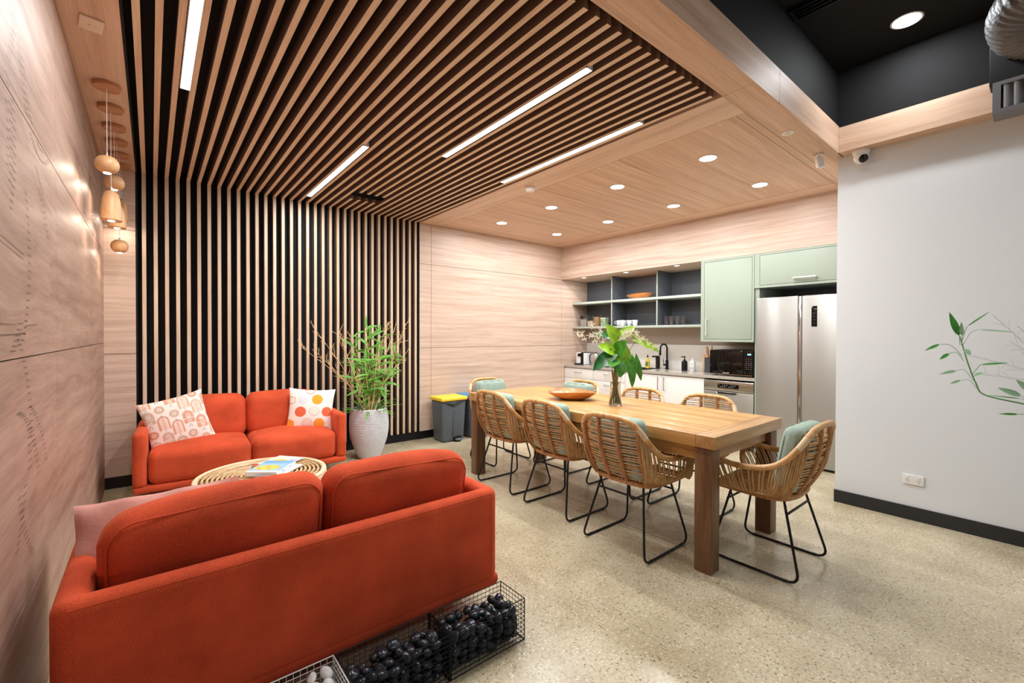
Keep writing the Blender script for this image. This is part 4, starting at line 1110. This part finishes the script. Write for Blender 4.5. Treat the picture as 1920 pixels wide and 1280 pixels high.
# ------------------------------------------------------------------ coffee table with magazines
M_ct = wood('rattan_table', (170, 128, 84), (208, 172, 126), (228, 200, 160), 'x', rough=.45, swirl=.5, stretch=8, cross=30)
M_ctpale = mat('pale_rattan', (226, 204, 168), .5, bump=.2, bscale=150)
CT = (.60, 3.47, 0); RT = .395; HT = .40
t = thing('coffee_table', 'round woven rattan coffee table with concentric rings between the sofas', 'coffee table', CT)
g = G()
for i in range(13):
    r = .05 + i * .0275
    g.tube([(r * cos(a), r * sin(a) * (1 if i > 8 else .92), HT - .012 + .002 * sin(3 * a + i)) for a in [2 * pi * k / 56 for k in range(56)]], .0085, 7, closed=True)
g.build('ring_weave', M_ct, t)
g = G()
for i in range(28):
    a = 2 * pi * i / 28; g.tube([(.04 * cos(a), .04 * sin(a), HT - .026), (RT * .97 * cos(a), RT * .97 * sin(a), HT - .026)], .006, 6)
g.build('spokes', M_ct, t)
g = G()
for dz in (0, -.022, -.044): g.tube([((RT + .002 * (dz < 0)) * cos(a), (RT + .002 * (dz < 0)) * sin(a), HT - .012 + dz) for a in [2 * pi * k / 64 for k in range(64)]], .0125, 8, closed=True)
for r in (.385,): g.tube([(r * cos(a), r * sin(a), HT - .010) for a in [2 * pi * k / 64 for k in range(64)]], .010, 8, closed=True)
g.build('rim', M_ctpale, t)
g = G(); M_dkw = mat('dark_under_tray', (92, 66, 44), .7)
g.lathe([(0, HT - .05), (RT - .02, HT - .05), (RT - .02, HT - .034), (0, HT - .034)], n=40); g.build('tray', M_dkw, t)
g = G()
for i in range(60):
    a = 2 * pi * i / 60; b_ = a + .35
    g.tube([(RT * cos(a), RT * sin(a), HT - .05), (RT * .82 * cos((a + b_) / 2), RT * .82 * sin((a + b_) / 2), .2), (RT * .9 * cos(b_), RT * .9 * sin(b_), .012)], .0055, 6)
for z in (.012, .2): g.tube([(RT * (.9 if z < .1 else .82) * cos(a), RT * (.9 if z < .1 else .82) * sin(a), z) for a in [2 * pi * k / 48 for k in range(48)]], .010, 8, closed=True)
g.build('woven_base', M_ct, t)
def cover(kind):
    def f(co, v):
        x, y = co.x, co.y
        if kind == 0:   # blue sky over a yellow island
            if ((x + .01) / .085) ** 2 + ((y + .03) / .06) ** 2 < 1: return (238, 214, 96) if sin(x * 90 + y * 50) > -.3 else (206, 190, 110)
            if y > .07: return (110, 176, 220)
            if y < -.10: return (224, 232, 234)
            return (150, 200, 226)
        if kind == 1:   # yellow round shape and photographs
            if (x / .07) ** 2 + ((y + .02) / .075) ** 2 < 1: return (246, 204, 60)
            if x > .045: return (216, 222, 228) if sin(y * 80) > 0 else (170, 184, 200)
            if y < -.09: return (214, 86, 60)
            return (226, 224, 214)
        if kind == 2: return (238, 238, 232) if sin(y * 60 + x * 20) > -.6 else (120, 160, 200)
        return (232, 228, 220)
    return f
M_cov = attr_mat('printed_cover', .25); M_page = mat('paper_pages', (238, 236, 230), .8)
def mag(lb, w, h, th, loc, rz, kind):
    t = thing('magazine', lb, 'magazine', loc, rz, 'magazines on the coffee table')
    o = G().sheet(34, 44, lambda a, b_: V(((a - .5) * w, (b_ - .5) * h, th + .0006)), False).build('front_cover', M_cov, t); paint(o, cover(kind))
    G().box(-w / 2 + .001, w / 2 - .001, -h / 2 + .001, h / 2 - .001, .001, th).build('pages', M_page, t)
    G().box(-w / 2, w / 2, -h / 2, h / 2, 0, .001).build('back_cover', mat('back_cover_%d' % kind, [(120, 180, 210), (200, 196, 188), (90, 120, 150), (230, 230, 226)][kind], .3), t)
az = radians(-38)
mag('thin white magazine at the bottom of the stack on the coffee table', .22, .30, .006, (.675, 3.44, HT + .001), az - .12, 3)
mag('blue edged magazine in the middle of the stack on the coffee table', .21, .285, .010, (.655, 3.455, HT + .0085), az + .06, 2)
mag('magazine with a blue sky and yellow island cover on top of the stack', .21, .275, .014, (.65, 3.46, HT + .020), az, 0)
mag('magazine with a yellow round picture lying behind the stack on the coffee table', .22, .28, .008, (.735, 3.655, HT + .001), az - .25, 1)

# ------------------------------------------------------------------ planter with dry twigs and bamboo
PT = (1.872, 4.79, 0)
M_pot = mat('white_ribbed_ceramic', (206, 208, 212), .5)
t = thing('planter', 'tall white ribbed ceramic planter next to the far sofa', 'planter', PT)
NR = 190
prof = [(.105, 0), (.118, .01)] + [(.118 + .092 * sin(pi * .5 * min(1, (z - .01) / .34)) - (.022 * ((z - .38) / .165) ** 2 if z > .38 else 0), z) for z in [.01 + .53 * i / NR for i in range(1, NR + 1)]] + [(.178, .550), (.172, .548), (.168, .50)]
def rib(p, a, i):
    if 2 < i < NR:
        k = 1 - .022 * max(0, sin(i * 1.05 + 1.5 * sin(a * 4 + i * .05) + 1.0 * sin(a * 9 + i * .11))) ** 2 
        return (p.x * k, p.y * k, p.z)
    return p
G().lathe(prof, n=96, fn=rib).build('pot', M_pot, t)
G().lathe([(0, .505), (.172, .50)][::-1] if False else [(.17, .500), (.10, .508), (0, .510)], n=32).build('soil', mat('soil', (70, 56, 46), .95, bump=1, bscale=40), t)
tp = thing('potted_bamboo', 'green bamboo stems and dry golden twigs growing out of the white planter', 'plant', (PT[0], PT[1], .51))
M_twig = mat('dry_twig', (226, 192, 138), .7, var=.2, vscale=20); M_bam = mat('bamboo_leaf', (98, 156, 54), .45, var=.45, vscale=10); M_cane = mat('bamboo_cane', (212, 196, 120), .5, var=.2, vscale=12)
random.seed(11)
def twig(tip, nb, m=M_twig, rr=.0048, sag=.0, side=1.0, name='dry_twig'):
    tip = V(tip); b = V((random.uniform(-.06, .06), random.uniform(-.05, .05), -.005))
    mid = b.lerp(tip, .5) + V((random.uniform(-.03, .03), random.uniform(-.03, .03), sag))
    P = smooth([b, b.lerp(mid, .5) + V((0, 0, sag * .5)), mid, tip], 8); n_ = len(P)
    g = G(); g.tube(P, [rr * (1 - .72 * i / n_) for i in range(n_)], 6)
    for k in range(nb):
        i = int(n_ * (.35 + .62 * k / nb)); p = P[i]; d = (P[min(n_ - 1, i + 1)] - P[i - 1]).normalized()
        o = V((random.uniform(-1, 1), random.uniform(-.5, .4), random.uniform(-.2, 1))).normalized()
        dd = (d * .8 + o * .7).normalized(); L0 = random.uniform(.05, .13) * side
        q = p + dd * L0; g.tube([p, p + dd * L0 * .5 + V((0, 0, .005)), q], [.0024, .0018, .001], 5)
        for z in range(2):
            e = p + dd * L0 * (.5 + .3 * z); d2 = (dd + V((random.uniform(-.8, .8), random.uniform(-.4, .4), random.uniform(-.2, .8)))).normalized()
            g.tube([e, e + d2 * random.uniform(.02, .05)], [.0014, .0007], 4)
    g.build(name, m, tp)
for tip in ((-.70, -.02, .72), (-.58, .05, .94), (-.60, -.05, .70), (-.36, -.08, .90), (-.33, .02, .80), (.33, .03, .97), (.42, -.04, .98), (.22, .0, 1.0), (.36, -.08, .84), (.28, .05, .78), (.40, -.12, .66), (-.20, .04, .86), (.16, -.06, .93)):
    twig(tip, 15, sag=.05 if tip[0] < -.4 else 0)
for k, tip in enumerate(((-.05, -.02, .92), (.02, .05, .80), (.10, -.04, .84), (-.14, .02, .70), (.16, .05, .60), (.27, -.05, .62), (-.08, -.08, .56), (.05, -.1, .66), (-.20, -.06, .40), (.20, -.10, .40), (.33, .0, .50), (-.02, .08, .5))):
    tip = V(tip); b = V((random.uniform(-.07, .07), random.uniform(-.06, .06), -.005))
    P = smooth([b, b.lerp(tip, .5) + V((0, 0, .03)), tip], 8)
    c = G().tube(P, [.0058 * (1 - .5 * i / len(P)) for i in range(len(P))], 7).build('bamboo_cane', M_cane, tp)
    g = G()
    nl = 14
    for i in range(nl):
        p = P[int((len(P) - 1) * (.28 + .72 * i / (nl - 1)))]
        a = i * 2.4 + k; d = V((cos(a), sin(a) * .55, random.uniform(-.1, 1.0)))
        g.leaf(p, d, TOC * random.uniform(.3, 1) + UP * random.uniform(.2, .8), random.uniform(.12, .23), random.uniform(.020, .032), random.uniform(.25, .7), .12, 6)
    g.leaf(tip, V((.1, 0, 1)), V((0, -1, 0)), .15, .03, .1, .1, 6)
    g.build('bamboo_leaves', M_bam, c)
g = G()
for k in range(34):
    a = k * 2.4; r = random.uniform(.07, .15); p = V((r * cos(a), r * sin(a), .01)); d = V((cos(a), sin(a) * .7, random.uniform(.3, 1.5)))
    g.leaf(p, d, UP, random.uniform(.16, .27), random.uniform(.018, .028), random.uniform(.3, .7), .12, 8)
g.build('low_leaves', M_bam, tp)

# plant by the white wall: its stems reach into view from the edge
t = thing('lucky_bamboo', 'thin green stemmed plant reaching in front of the white wall above the skirting', 'plant', (4.06, -.42, 0))
M_lg = mat('fresh_leaf', (58, 132, 48), .4, var=.25, vscale=12); M_lg2 = mat('pale_leaf', (132, 168, 134), .45, var=.2, vscale=12)
G().lathe([(.12, 0), (.17, .02), (.20, .42), (.19, .42), (.18, .38), (0, .38)], n=32).build('pot', M_blkmetal, t)
def loc_(y, z, x=4.06): return V((x - 4.06, y + .42, z))
st = smooth([loc_(-.42, .38), loc_(-.30, .70, 4.1), loc_(-.05, .90, 4.08), loc_(.10, .95), loc_(.27, .99), loc_(.31, 1.06), loc_(.345, 1.18), loc_(.372, 1.30), loc_(.385, 1.36)], 8)
st_o = G().tube(st, [.0055 - .0025 * i / len(st) for i in range(len(st))], 8).build('stem', mat('leaf_stem', (86, 140, 74), .45), t)
def arcleaf(y0, z0, y1, z1, y2, z2, W, m=M_lg, bow=.03):
    a, b_, c = loc_(y0, z0), loc_(y1, z1, 4.04), loc_(y2, z2, 4.02)
    mid = (a + b_) / 2 + V((0, 0, bow)); g = G(); g.tube(smooth([a, mid, b_], 6), .0016, 5)
    d = (c - b_); g.leaf(b_, d, V((-1, 0, .35)), d.length, W, .06, .15, 8)
    g.build('leaf', m, t)
arcleaf(.372, 1.23, .475, 1.305, .547, 1.262, .019); arcleaf(.365, 1.20, .43, 1.245, .474, 1.205, .022, M_lg)
arcleaf(.33, 1.09, .395, 1.135, .475, 1.108, .020, M_lg2); arcleaf(.30, 1.02, .375, 1.075, .425, 1.048, .016, M_lg2)
arcleaf(.383, 1.30, .385, 1.36, .43, 1.515, .036, M_lg, 0); arcleaf(.376, 1.30, .372, 1.36, .375, 1.45, .022, M_lg2, 0)
arcleaf(.375, 1.32, .35, 1.42, .25, 1.515, .010, M_lg, .01); arcleaf(.37, 1.30, .30, 1.40, .14, 1.385, .010, M_lg2, .03)
arcleaf(.33, 1.11, .29, 1.18, .17, 1.20, .013, M_lg, .0); arcleaf(.325, 1.08, .315, 1.11, .27, 1.13, .022, M_lg2, 0); arcleaf(.375, 1.27, .36, 1.275, .33, 1.24, .03, M_lg2, 0)
arcleaf(.02, .93, .12, 1.0, .215, 1.045, .034, M_lg2, 0); arcleaf(.02, .95, .08, 1.03, .14, 1.10, .035, M_lg2, 0); arcleaf(.02, .90, .13, .89, .21, .885, .014, M_lg, .005); arcleaf(.0, .93, .12, .985, .26, .995, .010, M_lg2, 0)
g = G(); random.seed(5)
for (y0, z0, y1, z1) in ((.0, 1.12, .24, 1.49), (.02, 1.15, .17, 1.33), (-.02, 1.08, .36, 1.24), (.0, 1.05, .34, 1.12), (-.05, 1.15, .14, 1.42)):
    a, b_ = loc_(y0 - .2, z0 - .35, 4.1), loc_(y1, z1, 4.04); m = loc_(y0, z0, 4.1); P = smooth([a, m, (m + b_) / 2 + V((0, 0, .02)), b_], 8); g.tube(P, .0011, 4)
    for k in range(9):
        p = P[12 + k]; d = V((random.uniform(-.3, .3), random.uniform(-.2, 1), random.uniform(-.2, 1))).normalized(); g.tube([p, p + d * random.uniform(.03, .07)], .0006, 4)
g.build('fine_stalks', mat('grey_stalk', (168, 164, 160), .6), t)

# ------------------------------------------------------------------ wire baskets of pebbles
M_wire = mat('black_wire', (20, 22, 24), .35, metal=.5); M_wirew = mat('white_wire', (226, 226, 226), .4)
CH = .186
def basket(x0, x1, y0, y1, lb, m):
    w, d = (x1 - x0) / 2, (y1 - y0) / 2
    t = thing('wire_basket', lb, 'basket', ((x0 + x1) / 2, (y0 + y1) / 2, 0), 0, None)
    def side(nme, f, Lh, yl=True):
        g = G()
        for i in range(10): g.tube([f(-Lh, .003 + (CH - .004) * i / 9), f(Lh, .003 + (CH - .004) * i / 9)], .0016 if i not in (0, 9) else .0022, 5)
        n = round(2 * Lh / .0225)
        for i in range(n + 1): g.tube([f(-Lh + 2 * Lh * i / n, .003), f(-Lh + 2 * Lh * i / n, CH)], .0010, 4)
        g.build(nme, m, t)
    side('front_mesh', lambda a, z: (a, -d, z), w); side('rear_mesh', lambda a, z: (a, d, z), w)
    side('end_mesh', lambda a, z: (-w, a, z), d); side('end_mesh', lambda a, z: (w, a, z), d)
    g = G()
    for sx in (-1, 1):
        for sy in (-1, 1): g.tube([(sx * w, sy * d, 0), (sx * w, sy * d, CH)], .0024, 6)
    for i in range(9): g.tube([(-w, -d + 2 * d * i / 8, .003), (w, -d + 2 * d * i / 8, .003)], .0011, 4)
    g.build('frame', m, t)
B1 = (.908, 1.288, 1.482, 1.655); B2 = (.520, .902, 1.482, 1.655); B3 = (.130, .512, 1.482, 1.655)
basket(*B1, 'black wire basket of dark pebbles sticking out past the end of the near sofa', M_wire)
basket(*B2, 'black wire basket of dark pebbles in the middle, beneath the back of the near sofa', M_wire)
basket(*B3, 'white wire basket of white pebbles at the bottom edge of the view', M_wirew)
M_peb = mat('polished_black_pebble', (33, 39, 46), .24, spec=.6, var=.25, vscale=25); M_pebw = mat('white_pebble', (222, 222, 218), .5, var=.05, vscale=30)
def peb_mesh(k, m):
    rr = random.Random(k); sx, sy, sz = rr.uniform(.85, 1.2), rr.uniform(.7, .95), rr.uniform(.5, .75); g = G()
    prof = [(0, -1)] + [(sin(pi * i / 10), -cos(pi * i / 10)) for i in range(1, 10)] + [(0, 1)]
    p1, p2 = rr.uniform(0, 6), rr.uniform(0, 6)
    g.lathe(prof, n=16, fn=lambda p, a, i: (p.x * sx * (1 + .12 * sin(a + p1) + .05 * sin(3 * a + p2)), p.y * sy * (1 + .12 * sin(a + p1)), p.z * sz * (1 + .1 * sin(a + p2))))
    return g.mesh('pebble_shape', m)
PM = [peb_mesh(i, M_peb) for i in range(8)]; PW = [peb_mesh(i + 20, M_pebw) for i in range(5)]
def fill(B, meshes, zt, name, lb, grp, seed, r0, xmin=None):
    rr = random.Random(seed); x0, x1, y0, y1 = B
    st = r0 * 1.46; nx = round((x1 - x0 - .01) / st); ny = 3; nz = int(zt / (r0 * 1.02)) 
    for k in range(nz):
        for i in range(nx):
            for j in range(ny):
                x = x0 + r0 + .004 + (x1 - x0 - 2 * r0 - .008) * (i + (.0 if k % 2 else .0)) / (nx - 1) + rr.uniform(-.35, .35) * r0 * .5
                y = y0 + r0 + .004 + (y1 - y0 - 2 * r0 - .008) * j / (ny - 1) + rr.uniform(-.35, .35) * r0 * .5
                z = r0 * .8 + (zt - r0 * 1.6) * k / (nz - 1) + (rr.uniform(-.15, .8) * r0 if k == nz - 1 else 0)
                if xmin and x < xmin: continue
                s = r0 * rr.uniform(.64, .95)
                x = min(max(x, x0 + s * 1.0 + .002), x1 - s * 1.0 - .002); y = min(max(y, y0 + s + .002), y1 - s - .002); z = max(z, s * .9 + .004)
                o = bpy.data.objects.new(name, rr.choice(meshes)); COL.objects.link(o)
                o.location = (x, y, z); o.scale = (s, s, s); o.rotation_euler = (rr.uniform(-.8, .8), rr.uniform(-.8, .8), rr.uniform(0, 6.3))
                tag(o, lb, 'pebble', grp)
fill(B1, PM, .150, 'black_pebble', 'smooth black pebble in the wire basket past the end of the near sofa', 'black pebbles in the end basket', 1, .033)
fill(B2, PM, .150, 'black_pebble', 'smooth black pebble in the middle wire basket behind the near sofa', 'black pebbles in the middle basket', 2, .033)
fill(B3, PW, .165, 'white_pebble', 'smooth white pebble in the white wire basket', 'white pebbles in the white basket', 3, .031, .27)

# ------------------------------------------------------------------ camera, ambient and fill light, view
cam = bpy.data.cameras.new('camera'); co = bpy.data.objects.new('camera', cam); COL.objects.link(co)
yaw, pit, rol = 0.682851753, -0.00965714617, 0.00241553272
f = V((sin(yaw) * cos(pit), cos(yaw) * cos(pit), sin(pit))); r = V((cos(yaw), -sin(yaw), 0)); u = r.cross(f)
r2 = r * cos(rol) + u * sin(rol); u2 = -r * sin(rol) + u * cos(rol)
M4 = Matrix((r2, u2, -f)).transposed().to_4x4(); M4.translation = V((0, 0, 1.36))
co.matrix_world = M4
cam.sensor_width = 36; cam.lens = 828.36 / 1920 * 36
cam.shift_x = (960 - 957.67) / 1920; cam.shift_y = (635.61 - 640) / 1920; cam.clip_start = .02
SC.camera = co
w = bpy.data.worlds.new('world'); SC.world = w; w.use_nodes = True
bg = w.node_tree.nodes['Background']; bg.inputs[0].default_value = (.93, .96, 1, 1); bg.inputs[1].default_value = .36
# unseen fill lamps added behind the camera, standing in for office ceiling lights
for (x, y, ww_, hh_, e) in ((1.2, -1.8, 1.6, .5, 14), (3.0, -1.6, 1.6, .5, 22)):
    area('unseen_fill_light', (x, y, ZU - .05), ww_, hh_, e)
SC.view_settings.view_transform = 'Standard'; SC.view_settings.look = 'None'; SC.view_settings.gamma = 1; SC.view_settings.use_curve_mapping = False
SC.view_settings.exposure = 0.28
